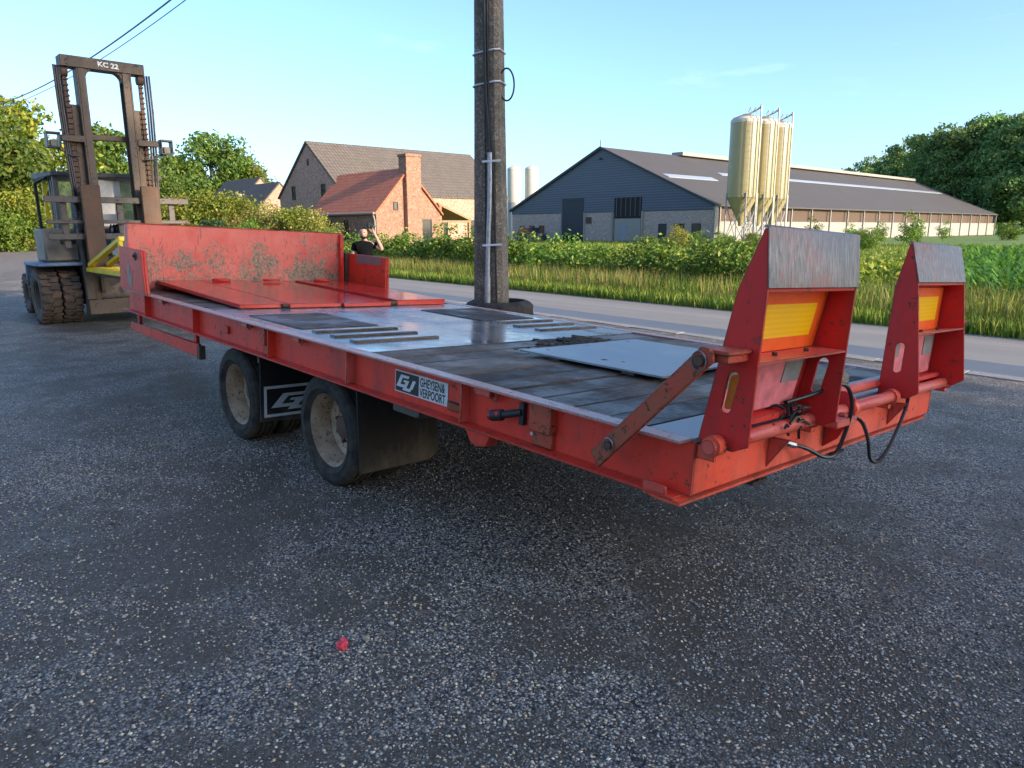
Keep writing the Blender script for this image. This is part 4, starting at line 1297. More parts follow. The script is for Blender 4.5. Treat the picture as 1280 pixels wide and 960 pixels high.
for cy, out in ((0.615, -1), (0.935, -1), (mirror(0.935), 1), (mirror(0.615), 1)):
    fork_wheel(-13.4, cy, 0.30, 0.485, 0.27, out)
part('front_axle', MB().cyl((-13.4, 0.6, 0.485), (-13.4, 2.9, 0.485), 0.14, n=14), 'fork_grey', fk)
for cy, out in ((0.80, -1), (mirror(0.80), 1)):
    fork_wheel(-15.65, cy, 0.24, 0.385, 0.20, out)
part('steer_axle', MB().cyl((-15.65, 0.85, 0.385), (-15.65, 2.65, 0.385), 0.09, n=10), 'fork_grey', fk)
# cab
for (xa, xb, ya, yb, za) in ((-14.75, -14.67, 1.12, 1.20, 1.45), (-14.75, -14.67, 2.55, 2.63, 1.45), (-13.45, -13.37, 0.93, 1.01, 1.5), (-13.45, -13.37, 2.55, 2.63, 1.5), (-14.05, -13.97, 1.02, 1.10, 1.2)):
    part('cab_post', FB(xa, xb, ya, yb, za, 2.50), 'fork_cream', fk, 0.012)
part('cab_roof', MB().prism([(-14.95, 2.501), (-13.25, 2.501), (-13.3, 2.58), (-14.9, 2.62)], 'y', 0.90, 2.68), 'fork_grey', fk, 0.015)
part('windscreen', FB(-13.408, -13.40, 1.015, 2.545, 1.62, 2.48), 'cab_glass', fk)
part('windscreen_sticker', FB(-13.398, -13.394, 1.50, 1.98, 1.66, 2.46), 'sign_white', fk, smooth=0, label='pale sheet behind the windscreen')
part('side_panel', FB(-14.65, -13.5, 1.0, 1.04, 1.07, 1.55), 'fork_cream', fk, 0.01)
part('cab_pillar', FB(-14.02, -13.96, 0.88, 0.94, 1.5, 2.42), 'yellow_paint', fk, 0.008, label='yellow cab side rail')
part('grab_rail', MB().tube([(-14.05, 0.80, 1.05), (-14.05, 0.79, 2.40), (-14.02, 0.82, 2.44), (-13.8, 0.92, 2.49)], 0.028, 8), 'black_metal', fk)
part('seat', FB(-14.75, -14.2, 1.45, 2.05, 1.45, 1.62).box(-14.85, -14.7, 1.45, 2.05, 1.5, 2.2), 'black_metal', fk, 0.04)
part('step_box', FB(-14.6, -13.97, 0.86, 1.14, 0.66, 1.02), 'fork_cream', fk, 0.03)
# mast
def chan(y0, y1, x0, x1, z0, z1, s, t=0.028):
    mb = FB(x0, x1, *( (y0, y0 + t) if s > 0 else (y1 - t, y1)), z0, z1)
    a, b = (y0 + t + 0.0005, y1) if s > 0 else (y0, y1 - t - 0.0005)
    mb.box(x1 - t, x1, a, b, z0, z1)
    mb.box(x0, x0 + t, a, b, z0, z1)
    return mb
for k, s in ((0, 1), (1, -1)):
    f = (lambda y: y) if k == 0 else mirror
    def Yr(a, b):
        return (min(f(a), f(b)), max(f(a), f(b)))
    a, b = Yr(1.20, 1.33)
    part('outer_mast', chan(a, b, -12.98, -12.80, 0.25, 3.62, s), 'fork_brown', fk, 0.004)
    a, b = Yr(1.335, 1.47)
    part('inner_mast', chan(a, b, -12.93, -12.70, 0.55, 4.20, s), 'fork_brown', fk, 0.004)
    # lift cylinder, rod, chains and hose lines outside the uprights
    part('lift_cylinder', MB().cyl((-12.90, f(1.155), 0.35), (-12.90, f(1.155), 3.2), 0.042, n=12).cyl((-12.90, f(1.155), 3.2), (-12.90, f(1.155), 4.19), 0.024, n=10), 'fork_grey', fk)
    ch = part('lift_chain', MB().box(-12.80, -12.775, *Yr(1.150, 1.205), 1.6, 4.12), 'rust_steel', fk)
    i, zz = 0, 1.62
    while zz < 4.1:
        mbk = MB().cyl((-12.768, f(1.140), zz), (-12.768, f(1.215), zz), 0.018, n=6)
        link = part('chain_link', mbk, 'rust_steel', ch, smooth=0)
        zz += 0.085
    part('chain_sheave', MB().cyl((-12.80, f(1.13), 4.12), (-12.80, f(1.22), 4.12), 0.085, n=16), 'rust_steel', fk)
    for j, yy in enumerate((1.03, 1.065, 1.10)):
        part('hydraulic_line', MB().tube([(-12.72 - 0.02 * j, f(yy + 0.06), 1.9), (-12.72 - 0.02 * j, f(yy + 0.02), 2.8), (-12.73 - 0.02 * j, f(yy), 3.6), (-12.75 - 0.02 * j, f(yy), 4.20)], 0.019, 6), 'fork_grey' if j != 1 else 'hose_rubber', fk)
    part('line_bracket', FB(-12.80, -12.68, *Yr(1.0, 1.34), 3.02, 3.12), 'fork_brown', fk, 0.006)
    # work lamp
    y0, y1 = Yr(0.78, 0.98)
    mbl = FB(-12.80, -12.62, y0, y1, 3.12, 3.15).box(-12.80, -12.62, y0, y1, 2.90, 2.92).box(-12.80, -12.62, y0, y0 + 0.018, 2.9205, 3.1195).box(-12.80, -12.62, y1 - 0.018, y1, 2.9205, 3.1195)
    wlamp = part('work_lamp', mbl, 'black_metal', fk, 0.003)
    part('lamp_unit', FB(-12.76, -12.66, y0 + 0.05, y1 - 0.04, 2.921, 3.03), 'fork_cream', wlamp, 0.01)
    part('lamp_stay', MB().tube([(-12.72, f(0.92), 2.91), (-12.72, f(1.02), 2.86), (-12.72, f(1.12), 2.80), (-12.72, f(1.25), 2.80)], 0.014, 6), 'black_metal', fk)
    # fork: shank and blade
    y0, y1 = Yr(1.14, 1.43)
    part('fork', FB(-12.56, -12.48, y0, y1, 0.90, 2.33).box(-12.479, -11.0, y0 + 0.05, y1 - 0.05, 0.845, 0.915), 'rust_steel', fk, 0.008)
top = MB().box(-12.96, -12.68, 1.12, 2.38, 4.19, 4.36)
for yc, s in ((1.47, 1), (mirror(1.47), -1)):
    pts = [(yc, 4.189)] + [(yc + s * (0.16 - 0.16 * math.sin(t)), 4.189 - 0.16 * (1 - math.cos(t))) for t in [i * math.pi / 2 / 6 for i in range(0, 7)]]
    top.prism(pts, 'x', -12.90, -12.72)
tb = part('mast_head', top, 'fork_brown', fk, 0.006)
part('mast_lettering', text_mb('KC 22', 0.105, lambda a, b: (-12.6785, 1.66 + a, 4.245 + b - 0.02 * a), 0.003, 1.15), 'lettering_white', tb, smooth=0, recalc=False)
part('mast_crossbar', FB(-12.99, -12.90, 1.34, 2.16, 3.09, 3.18), 'fork_brown', fk, 0.005)
part('mast_foot', FB(-13.02, -12.75, 1.12, 2.38, 0.16, 0.42).box(-12.80, -12.74, 1.10, 1.24, 0.42, 0.9).box(-12.80, -12.74, 2.26, 2.40, 0.42, 0.9), 'fork_brown', fk, 0.01)
for (z0, z1, t) in ((2.04, 2.14, 0.07), (1.70, 1.76, 0.05), (1.44, 1.54, 0.07)):
    part('carriage_bar', FB(-12.66, -12.66 + t, 0.62, 2.88, z0, z1), 'fork_grey', fk, 0.006)
for yy in (0.90, 1.75, 2.60):
    part('carriage_post', FB(-12.72, -12.665, yy - 0.05, yy + 0.05, 1.30, 2.16), 'fork_grey', fk, 0.006)
part('valve_block', FB(-13.0, -12.74, 1.55, 1.95, 1.15, 1.5).cyl((-12.9, 1.6, 1.6), (-12.9, 1.95, 1.62), 0.06, n=12), 'fork_blue', fk, 0.02)
for j in range(5):
    y = 1.5 + 0.12 * j
    part('hydraulic_hose', MB().tube(smooth_path([(-12.85, y * 0.6 + 0.7, 1.3), (-12.82, y * 0.6 + 0.7, 1.6), (-12.86, y * 0.35 + 1.1, 1.68), (-12.92, y * 0.3 + 1.15, 1.5)]), 0.016, 6), 'hose_rubber', fk)

# yellow frame carried on the forks
yf = thing('yellow_frame', 'yellow steel ramp frame carried on the forklift forks', 'frame', (-12.0, 1.5, 0.915))
for y in (1.14, 1.42, 1.98, 2.30):
    part('slanted_bar', MB().bar((-12.44, y, 1.02), (-10.45, y, 1.47), 0.09, 0.07), 'yellow_paint', yf, 0.006)
for y in (1.12, 2.30):
    part('base_bar', FB(-12.46, -10.4, y - 0.05, y + 0.05, 0.915, 0.985), 'yellow_paint', yf, 0.006)
for xx in (-12.42, -11.5, -10.5):
    part('cross_bar', FB(xx - 0.04, xx + 0.04, 1.171, 2.249, 0.918, 0.982), 'yellow_paint', yf, 0.006)
for y in (1.12, 2.30):
    part('upright', FB(-10.53, -10.45, y - 0.03, y + 0.03, 0.986, 1.44), 'yellow_paint', yf, 0.006)

# ------------------------------------------------------------------ pole, tyres, wires
def pole(loc, label, dressed):
    t = thing('utility_pole', label, 'pole', (loc[0], loc[1], 0), 'concrete poles carrying the cables')
    c8 = []
    rows = [(-0.3, 0.172), (0.0, 0.172), (3.0, 0.134), (6.0, 0.105), (9.0, 0.085)]
    rot = rad(31)
    mb = MB()
    vs = []
    ch = 0.30
    shape = [(1, ch), (1, 1 - ch), (1 - ch, 1), (ch, 1), (0.10, 1), (0.06, 0.86), (-0.06, 0.86), (-0.10, 1), (-1 + ch, 1), (-1, 1 - ch), (-1, -1 + ch), (-1 + ch, -1), (-0.10, -1), (-0.06, -0.86), (0.06, -0.86), (0.10, -1), (1 - ch, -1), (1, -1 + ch)]
    m = len(shape)
    for z, r in rows:
        for (a, b) in shape:
            vs.append((loc[0] + r * (a * math.cos(rot) - b * math.sin(rot)), loc[1] + r * (a * math.sin(rot) + b * math.cos(rot)), z))
    fs = []
    for i in range(len(rows) - 1):
        for k in range(m):
            k2 = (k + 1) % m
            fs.append((i * m + k, i * m + k2, (i + 1) * m + k2, (i + 1) * m + k))
    fs.append(tuple(range((len(rows) - 1) * m, len(rows) * m)))
    mb._add(vs, fs)
    part('shaft', mb, 'pole_concrete', t, 0.0, smooth=20)
    def R(z):
        for (z0, r0), (z1, r1) in zip(rows, rows[1:]):
            if z <= z1:
                return r0 + (r1 - r0) * (z - z0) / (z1 - z0)
    def P(a, b, z, out=0.0):
        r = R(z)
        x, y = a * r, b * r
        l = math.hypot(x, y)
        x, y = x * (1 + out / l), y * (1 + out / l)
        return (loc[0] + x * math.cos(rot) - y * math.sin(rot), loc[1] + x * math.sin(rot) + y * math.cos(rot), z)
    if dressed:
        f2 = lambda z, a: P(a, -1.0, z, 0.02)
        g = lambda pts, r, nm, mt, n=8: part(nm, MB().tube(smooth_path(pts, 6), r, n), mt, t)
        # face towards the camera is b = -1
        g([f2(0.05, 0.02), f2(1.2, 0.1), f2(1.9, 0.26), f2(2.35, 0.30)], 0.026, 'cable_conduit', 'silver_tape', 10)
        g([f2(0.05, 0.02), f2(0.6, 0.06), f2(1.1, 0.09)], 0.034, 'conduit_sleeve', 'silver_tape', 10)
        g([f2(2.3, 0.30), f2(2.7, 0.16), f2(3.2, 0.02), f2(5.0, 0.0), f2(8.5, 0.0)], 0.017, 'cable', 'hose_rubber')
        g([f2(0.05, 0.62), f2(1.0, 0.62), f2(2.2, 0.50), f2(2.9, 0.25), f2(5.0, 0.18), f2(8.5, 0.15)], 0.010, 'cable', 'hose_rubber')
        for z in (3.02, 3.32):
            ring = [P(a * 1.0, b * 1.0, z + 0.02 * a, 0.012) for (a, b) in shape if abs(b) != 0.86]
            part('strap', MB().tube(ring, 0.009, 6, True), 'white_plastic', t)
        for z in (1.42, 2.26):
            part('strap', MB().bar(P(-0.15, -1.0, z, 0.045), P(0.95, -1.0, z + 0.01, 0.045), 0.012, 0.02), 'white_plastic', t)
        cx = Vector(P(1.0, -0.2, 3.02))
        loop = []
        for i in range(20):
            a = -2.4 + 4.8 * i / 19
            loop.append(cx + Vector((0.68, 0.73, 0)) * (0.055 + 0.075 * math.cos(a)) + Vector((0, 0, 0.155 * math.sin(a))))
        part('cable_loop', MB().tube(loop, 0.009, 7), 'hose_rubber', t)
    return t
PX, PY = -4.58, 3.19
pole((PX, PY), 'tall concrete utility pole with white strapped conduit behind the trailer', True)
PX2 = -39.5
pole((PX2, 2.7), 'plain concrete utility pole at the far end of the cable span', False)
def wire(pa, pb, sagk, r, label):
    pts = []
    for i in range(41):
        t = i / 40
        p = Vector(pa).lerp(Vector(pb), t)
        p.z -= 4 * sagk * t * (1 - t)
        pts.append(p)
    o = part('overhead_cable', MB().tube(pts, r, 6), 'hose_rubber')
    tag(o, label, 'cable', 'cables strung between the poles')
wire((PX - 0.1, PY, 6.18), (PX2, 2.7, 6.75), 0.98, 0.016, 'upper thick black overhead cable strung between the poles')
wire((PX - 0.1, PY + 0.05, 6.02), (PX2, 2.75, 6.65), 0.96, 0.009, 'lower thin black overhead cable strung between the poles')

def lying_tyre(cx, cy, z0, R, hole, h, label):
    hh = h / 2
    prof = [(hole, -hh * 0.7), (hole + 0.02, -hh), (R * 0.80, -hh), (R - 0.03, -hh * 0.8), (R, -hh * 0.45), (R - 0.006, -hh * 0.1), (R - 0.006, hh * 0.1), (R, hh * 0.45), (R - 0.03, hh * 0.8), (R * 0.80, hh), (hole + 0.02, hh), (hole, hh * 0.7), (hole + 0.015, 0)]
    o = part('tyre', MB().lathe(prof, (cx, cy, z0 + hh), 'z', 36), 'tyre_rubber', None, smooth=50)
    tag(o, label, 'tyre', 'tyres stacked around the pole')
for i in range(4):
    lying_tyre(PX + 0.045 + 0.008 * (i % 2), PY + 0.05 + 0.01 * (i % 2), i * 0.207, 0.375, 0.262, 0.207,
               ['bottom', 'second', 'third', 'topmost'][i] + ' black tyre of the stack around the utility pole')

# ------------------------------------------------------------------ small litter on the yard
rp = MB()
dc = on_ground(430, 806)
for i in range(5):
    m = lump(100 + i, (dc.x + [-0.012, 0.0, 0.016, 0.022, 0.008][i], dc.y + [0.006, -0.004, -0.012, -0.022, -0.024][i], 0.008), 0.017, 0.013, 0.014, amp=0.5)
    rp._add(m.V, m.F)
tag(part('plastic_scrap', rp, 'red_plastic', None, smooth=0), 'crumpled scrap of bright red plastic on the gravel', 'litter')
pc = on_ground(458, 800)
tag(part('pebble', lump(31, (pc.x, pc.y, 0.006), 0.016, 0.011, 0.009), 'stone_pale'), 'pale tan pebble beside the red plastic scrap', 'stone')

# ------------------------------------------------------------------ person behind the trailer
def person():
    base = Vector((-11.0, 5.55, 0.0))
    t = thing('person', 'man in a black shirt behind the trailer with one arm raised to his head', 'person', base)
    # local frame: fr = where he faces (towards the camera, a little to its left), sd = his left as seen (image right)
    fr = Vector((0.86, -0.50, 0)).normalized()
    sd = Vector((0.50, 0.86, 0)).normalized()
    W = lambda f, s, z: base + fr * f + sd * s + Vector((0, 0, z))
    J = [('pelvis', W(0, 0, 0.90), 0.135), ('waist', W(0.01, 0, 1.03), 0.125), ('chest', W(0.02, 0, 1.20), 0.140), ('upper', W(0.01, 0, 1.31), 0.115), ('neck0', W(0.005, 0, 1.37), 0.058), ('neck1', W(0.02, -0.005, 1.43), 0.052),
         ('shL', W(0.0, 0.17, 1.315), 0.062), ('elL', W(0.10, 0.335, 1.20), 0.043), ('wrL', W(0.12, 0.20, 1.49), 0.030), ('haL', W(0.11, 0.165, 1.56), 0.030),
         ('shR', W(0.0, -0.17, 1.315), 0.062), ('elR', W(0.0, -0.24, 1.05), 0.043), ('wrR', W(0.08, -0.22, 0.83), 0.030), ('haR', W(0.10, -0.21, 0.76), 0.030),
         ('hipL', W(0, 0.09, 0.84), 0.095), ('knL', W(0.02, 0.10, 0.46), 0.062), ('anL', W(0.0, 0.11, 0.09), 0.045), ('toL', W(0.16, 0.12, 0.04), 0.036),
         ('hipR', W(0, -0.09, 0.84), 0.095), ('knR', W(0.02, -0.10, 0.46), 0.062), ('anR', W(0.0, -0.11, 0.09), 0.045), ('toR', W(0.16, -0.12, 0.04), 0.036)]
    E = [(0, 1), (1, 2), (2, 3), (3, 4), (4, 5), (3, 6), (6, 7), (7, 8), (8, 9), (3, 10), (10, 11), (11, 12), (12, 13), (0, 14), (14, 15), (15, 16), (16, 17), (0, 18), (18, 19), (19, 20), (20, 21)]
    def skin(name, verts, edges, radii, mat, parent, root=0, sub=2, keep=None):
        me = bpy.data.meshes.new(name)
        me.from_pydata([v - base for v in verts], edges, [])
        o = bpy.data.objects.new(name, me)
        COL.objects.link(o)
        md = o.modifiers.new('skin', 'SKIN')
        md.use_smooth_shade = True
        for i, r in enumerate(radii):
            me.skin_vertices[0].data[i].radius = (r, r)
        me.skin_vertices[0].data[root].use_root = True
        ms = o.modifiers.new('sub', 'SUBSURF')
        ms.levels = ms.render_levels = sub
        dg = bpy.context.evaluated_depsgraph_get()
        me2 = bpy.data.meshes.new_from_object(o.evaluated_get(dg))
        bpy.data.objects.remove(o, do_unlink=True)
        me2.name = name
        me2.materials.clear()
        me2.materials.append(MATS[mat])
        ob = bpy.data.objects.new(name, me2)
        COL.objects.link(ob)
        ob.parent = parent
        ORG[ob] = base
        return ob
    body = skin('body', [j[1] for j in J], E, [j[2] for j in J], 'skin', t)
    # head: ellipsoid with brow, nose and jaw
    bm = bmesh.new()
    bmesh.ops.create_uvsphere(bm, u_segments=24, v_segments=18, radius=1.0)
    hc = W(0.035, -0.01, 1.515)
    hf = (fr + sd * -0.15).normalized()
    hs = Vector((-hf.y, hf.x, 0))
    for v in bm.verts:
        x, y, z = v.co
        k = 1.0 - 0.22 * max(0, -z) * (1 - max(0, x) * 0.4)
        px, py, pz = x * 0.098, y * 0.077 * k, z * 0.118
        if x > 0.7 and -0.45 < z < 0.12 and abs(y) < 0.2:
            px += 0.022 * (1 - abs(y) / 0.2) * (0.5 - z)
        if x > 0.6 and 0.08 < z < 0.28 and 0.2 < abs(y) < 0.55:
            px -= 0.010
        v.co = hc + hf * px + hs * py + Vector((0, 0, pz)) - base
    me = bpy.data.meshes.new('head')
    bm.to_mesh(me)
    bm.free()
    me.shade_smooth()
    hd = _link('head', me, 'skin', t)
    def shell(name, cond, grow, mat):
        b2 = bmesh.new()
        bmesh.ops.create_uvsphere(b2, u_segments=24, v_segments=18, radius=1.0)
        dele = [v for v in b2.verts if not cond(*v.co)]
        for v in b2.verts:
            x, y, z = v.co
            k = 1.0 - 0.22 * max(0, -z) * (1 - max(0, x) * 0.4)
            v.co = hc + hf * (x * 0.098 * grow) + hs * (y * 0.077 * k * grow) + Vector((0, 0, z * 0.118 * grow)) - base
        bmesh.ops.delete(b2, geom=dele, context='VERTS')
        m2 = bpy.data.meshes.new(name)
        b2.to_mesh(m2)
        b2.free()
        m2.shade_smooth()
        return _link(name, m2, mat, hd)
    shell('hair', lambda x, y, z: z > 0.62 or (x < -0.05 and z > -0.25), 1.06, 'hair_dark')
    shell('beard', lambda x, y, z: z < -0.38 and x > 0.0, 1.04, 'hair_dark')
    for s in (-1, 1):
        part('ear', lump(50, hc + hs * (s * 0.08) - hf * 0.005, 0.018, 0.012, 0.03, amp=0.1), 'skin', hd)
        part('eye', MB().lathe([(0.0001, -0.011), (0.008, -0.008), (0.011, 0), (0.008, 0.008), (0.0001, 0.011)], hc + hf * 0.094 + hs * (s * 0.030) + Vector((0, 0, 0.018)), 'z', 10), 'hair_dark', hd)
    # raised hand: palm and five fingers closing on the cap
    wr, ha = J[8][1], J[9][1]
    up = (ha - wr).normalized()
    verts, edges, radii = [wr + up * 0.03, ha + up * 0.02], [(0, 1)], [0.024, 0.034]
    for i, (o_, L) in enumerate(((-0.028, 0.065), (-0.010, 0.078), (0.010, 0.074), (0.027, 0.058))):
        b0 = ha + up * 0.045 + hf * o_ * 0.6 + sd * o_ * 0.8
        i0 = len(verts)
        verts += [b0, b0 + up * L * 0.5 + fr * 0.012, b0 + up * L * 0.85 - sd * 0.022]
        radii += [0.010, 0.009, 0.008]
        edges += [(1, i0), (i0, i0 + 1), (i0 + 1, i0 + 2)]
    i0 = len(verts)
    verts += [wr + up * 0.06 - sd * 0.035, wr + up * 0.10 - sd * 0.05, wr + up * 0.13 - sd * 0.045]
    radii += [0.011, 0.010, 0.008]
    edges += [(0, i0), (i0, i0 + 1), (i0 + 1, i0 + 2)]
    skin('hand', verts, edges, radii, 'skin', t, sub=1)
    wr2, ha2 = J[12][1], J[13][1]
    up2 = (ha2 - wr2).normalized()
    verts, edges, radii = [wr2 + up2 * 0.03, ha2 + up2 * 0.02], [(0, 1)], [0.024, 0.034]
    for i, (o_, L) in enumerate(((-0.028, 0.065), (-0.010, 0.078), (0.010, 0.074), (0.027, 0.058))):
        b0 = ha2 + up2 * 0.045 + fr * o_
        i0 = len(verts)
        verts += [b0, b0 + up2 * L * 0.5, b0 + up2 * L * 0.85 + sd * 0.02]
        radii += [0.010, 0.009, 0.008]
        edges += [(1, i0), (i0, i0 + 1), (i0 + 1, i0 + 2)]
    i0 = len(verts)
    verts += [wr2 + up2 * 0.06 + fr * 0.035, wr2 + up2 * 0.10 + fr * 0.05, wr2 + up2 * 0.13 + fr * 0.045]
    radii += [0.011, 0.010, 0.008]
    edges += [(0, i0), (i0, i0 + 1), (i0 + 1, i0 + 2)]
    skin('hand', verts, edges, radii, 'skin', t, sub=1)
    # clothes follow the body
    Jd = {j[0]: j[1] for j in J}
    tv = [Jd['pelvis'], Jd['waist'], Jd['chest'], Jd['upper'], Jd['shL'], Jd['shL'].lerp(Jd['elL'], 0.55), Jd['shR'], Jd['shR'].lerp(Jd['elR'], 0.55)]
    skin('shirt', tv, [(0, 1), (1, 2), (2, 3), (3, 4), (4, 5), (3, 6), (6, 7)], [0.155, 0.148, 0.162, 0.128, 0.080, 0.068, 0.080, 0.068], 'shirt_black', t)
    tv = [Jd['pelvis'] + Vector((0, 0, 0.02)), Jd['hipL'], Jd['knL'], Jd['anL'], Jd['hipR'], Jd['knR'], Jd['anR']]
    skin('trousers', tv, [(0, 1), (1, 2), (2, 3), (0, 4), (4, 5), (5, 6)], [0.15, 0.112, 0.078, 0.062, 0.112, 0.078, 0.062], 'trousers', t)
    for n_ in ('L', 'R'):
        a, b = Jd['an' + n_], Jd['to' + n_]
        skin('shoe', [a - Vector((0, 0, 0.04)) - fr * 0.04, a.lerp(b, 0.5) - Vector((0, 0, 0.02)), b], [(0, 1), (1, 2)], [0.05, 0.052, 0.042], 'hair_dark', t, sub=1)
    cp = MB()
    for i in range(4):
        m = lump(70 + i, ha + up * 0.085 + sd * [-0.05, 0.0, 0.035, -0.02][i] + fr * [0.0, 0.01, -0.01, 0.015][i] + Vector((0, 0, [0.0, 0.02, 0.0, 0.035][i])), 0.05, 0.05, 0.035, amp=0.35)
        cp._add(m.V, m.F)
    tag(part('cap', cp, 'cap_dark', None, smooth=60), 'dark crumpled cap in the raised hand of the man', 'cap')
person()

# ------------------------------------------------------------------ buildings
def gable(root, x0, x1, y0, y1, eave, ridge, axis, wall, roof, over=0.12, t=0.16, name_w='wall', name_r='roof'):
    """house body with a gable roof; axis: direction of the ridge"""
    if axis == 'y':
        xm = (x0 + x1) / 2
        w = part(name_w, MB().prism([(x0, 0), (x1, 0), (x1, eave), (xm, ridge), (x0, eave)], 'y', y0, y1), wall, root, smooth=0)
        k = (ridge - eave) / (xm - x0)
        for s in (-1, 1):
            xe = xm + s * ((x1 - x0) / 2 + over)
            ze = ridge - k * ((x1 - x0) / 2 + over)
            part(name_r, MB().prism([(xm, ridge + 0.01), (xe, ze + 0.01), (xe, ze + t), (xm, ridge + t * 1.15)], 'y', y0 - over, y1 + over), roof, root, smooth=0)
    else:
        ym = (y0 + y1) / 2
        w = part(name_w, MB().prism([(y0, 0), (y1, 0), (y1, eave), (ym, ridge), (y0, eave)], 'x', x0, x1), wall, root, smooth=0)
        k = (ridge - eave) / (ym - y0)
        for s in (-1, 1):
            ye = ym + s * ((y1 - y0) / 2 + over)
            ze = ridge - k * ((y1 - y0) / 2 + over)
            part(name_r, MB().prism([(ym, ridge + 0.01), (ye, ze + 0.01), (ye, ze + t), (ym, ridge + t * 1.15)], 'x', x0 - over, x1 + over), roof, root, smooth=0)
    return w
def window(root, axis, val, a0, a1, z0, z1, out, frame='trim_dark', glass='window_glass', name='window', fw=0.06):
    """window or door in the wall plane axis=val; out=+-1 gives the outward side"""
    def bx(p0, p1, q0, q1, d0, d1):
        lo, hi = min(val + out * d0, val + out * d1), max(val + out * d0, val + out * d1)
        return MB().box(lo, hi, p0, p1, q0, q1) if axis == 0 else MB().box(p0, p1, lo, hi, q0, q1)
    fr = MB()
    for (p0, p1, q0, q1) in ((a0, a0 + fw, z0, z1), (a1 - fw, a1, z0, z1), (a0 + fw, a1 - fw, z0, z0 + fw), (a0 + fw, a1 - fw, z1 - fw, z1)):
        m = bx(p0, p1, q0, q1, -0.02, 0.05)
        fr._add(m.V, m.F)
    w = part(name, fr, frame, root, smooth=0)
    part('pane', bx(a0 + fw, a1 - fw, z0 + fw, z1 - fw, -0.01, 0.012), glass, w, smooth=0)
    return w

# brick house across the road
HY = 25.0
house = thing('brick_house', 'brick house with brown tiled gable roof and red tiled annex across the road', 'house', (-46, 30, 0))
gable(house, -55.4, -45.4, HY, 40.6, 4.05, 7.85, 'y', 'brick_lifted', 'tile_brown')
for (u0, v0, u1, v1) in ((365, 233, 370, 250), (401.5, 230, 407.5, 248), (384, 199, 386, 207)):
    a, b = on_plane(u0, v0, 1, HY), on_plane(u1, v1, 1, HY)
    window(house, 1, HY, a.x, b.x, b.z, a.z, -1)
AX0, AX1, AY0, AY1, AE, AR = -46.5, -38.12, 23.0, 27.95, 2.62, 5.25
ax_wall = gable(house, AX0, AX1, AY0, AY1, AE, AR, 'x', 'brick_red', 'tile_red', 0.16, 0.14, 'annex_wall', 'annex_roof')
for (u0, u1) in ((411.5, 416), (430, 436.5)):
    a, b = on_plane(u0, 273, 1, AY0), on_plane(u1, 302, 1, AY0)
    window(house, 1, AY0, a.x, b.x, 0.9, 2.2, -1)
a, b = on_plane(491.5, 252, 0, AX1), on_plane(497.5, 262.5, 0, AX1)
window(house, 0, AX1, a.y, b.y, b.z, a.z, 1)
a, b = on_plane(526, 274, 0, AX1), on_plane(540, 300, 0, AX1)
window(house, 0, AX1, a.y, b.y, 0.1, a.z, 1, name='glass_door')
cy0, cy1 = 25.12, 26.25
ch = part('chimney', MB().box(AX1 - 0.5, AX1 + 0.35, cy0, cy1, 0, 6.05).box(AX1 - 0.55, AX1 + 0.40, cy0 - 0.05, cy1 + 0.05, 6.051, 6.22), 'brick_red', house, 0.02, 0)
part('gutter', MB().cyl((AX0, AY0 - 0.22, AE - 0.06), (AX1 + 0.1, AY0 - 0.22, AE - 0.06), 0.07, n=8), 'trim_white', house)
part('downpipe', MB().tube([(AX1 - 0.05, AY0 - 0.2, AE - 0.08), (AX1 - 0.05, AY0 - 0.08, AE - 0.5), (AX1 - 0.05, AY0 - 0.08, 0.0)], 0.05, 8), 'trim_white', house)
pr_ = part('porch_roof', MB().prism([(27.98, 3.15), (30.8, 2.12), (30.8, 2.24), (27.98, 3.28)], 'x', -45.3, -38.3), 'wood_post', house, smooth=0)
for (xx, yy) in ((-38.4, 28.15), (-38.4, 30.65), (-41.5, 30.65), (-44.5, 30.65)):
    part('porch_post', MB().box(xx - 0.09, xx + 0.09, yy - 0.09, yy + 0.09, 0, 2.2 if yy > 29 else 3.1), 'wood_post', house, 0.01)
part('porch_beam', MB().box(-38.48, -38.31, 28.25, 30.55, 2.02, 2.16), 'wood_post', house, 0.01)
window(house, 0, -45.4, 33.0, 34.2, 0.3, 2.3, 1)
window(house, 0, -45.4, 36.5, 38.2, 0.9, 2.3, 1)
rk = (7.85 - 4.05) / 5.0
def on_roof(y0, y1, xa, xb, name, mat):
    za, zb = 4.05 + (-45.4 - xa) * rk + 0.19, 4.05 + (-45.4 - xb) * rk + 0.19
    mb = MB()
    mb._add([(xa, y0, za), (xb, y0, zb), (xb, y1, zb), (xa, y1, za), (xa, y0, za + 0.08), (xb, y0, zb + 0.08), (xb, y1, zb + 0.08), (xa, y1, za + 0.08)], [(0, 3, 2, 1), (4, 5, 6, 7), (0, 1, 5, 4), (1, 2, 6, 5), (2, 3, 7, 6), (3, 0, 4, 7)])
    part(name, mb, mat, house, smooth=0)
on_roof(29.2, 30.4, -46.3, -47.4, 'roof_window', 'skylight_sheet')
part('lead_flashing', MB().box(-46.9, -45.3, 24.7, 25.0, 3.6, 4.2), 'shutter_blue', house, smooth=0)

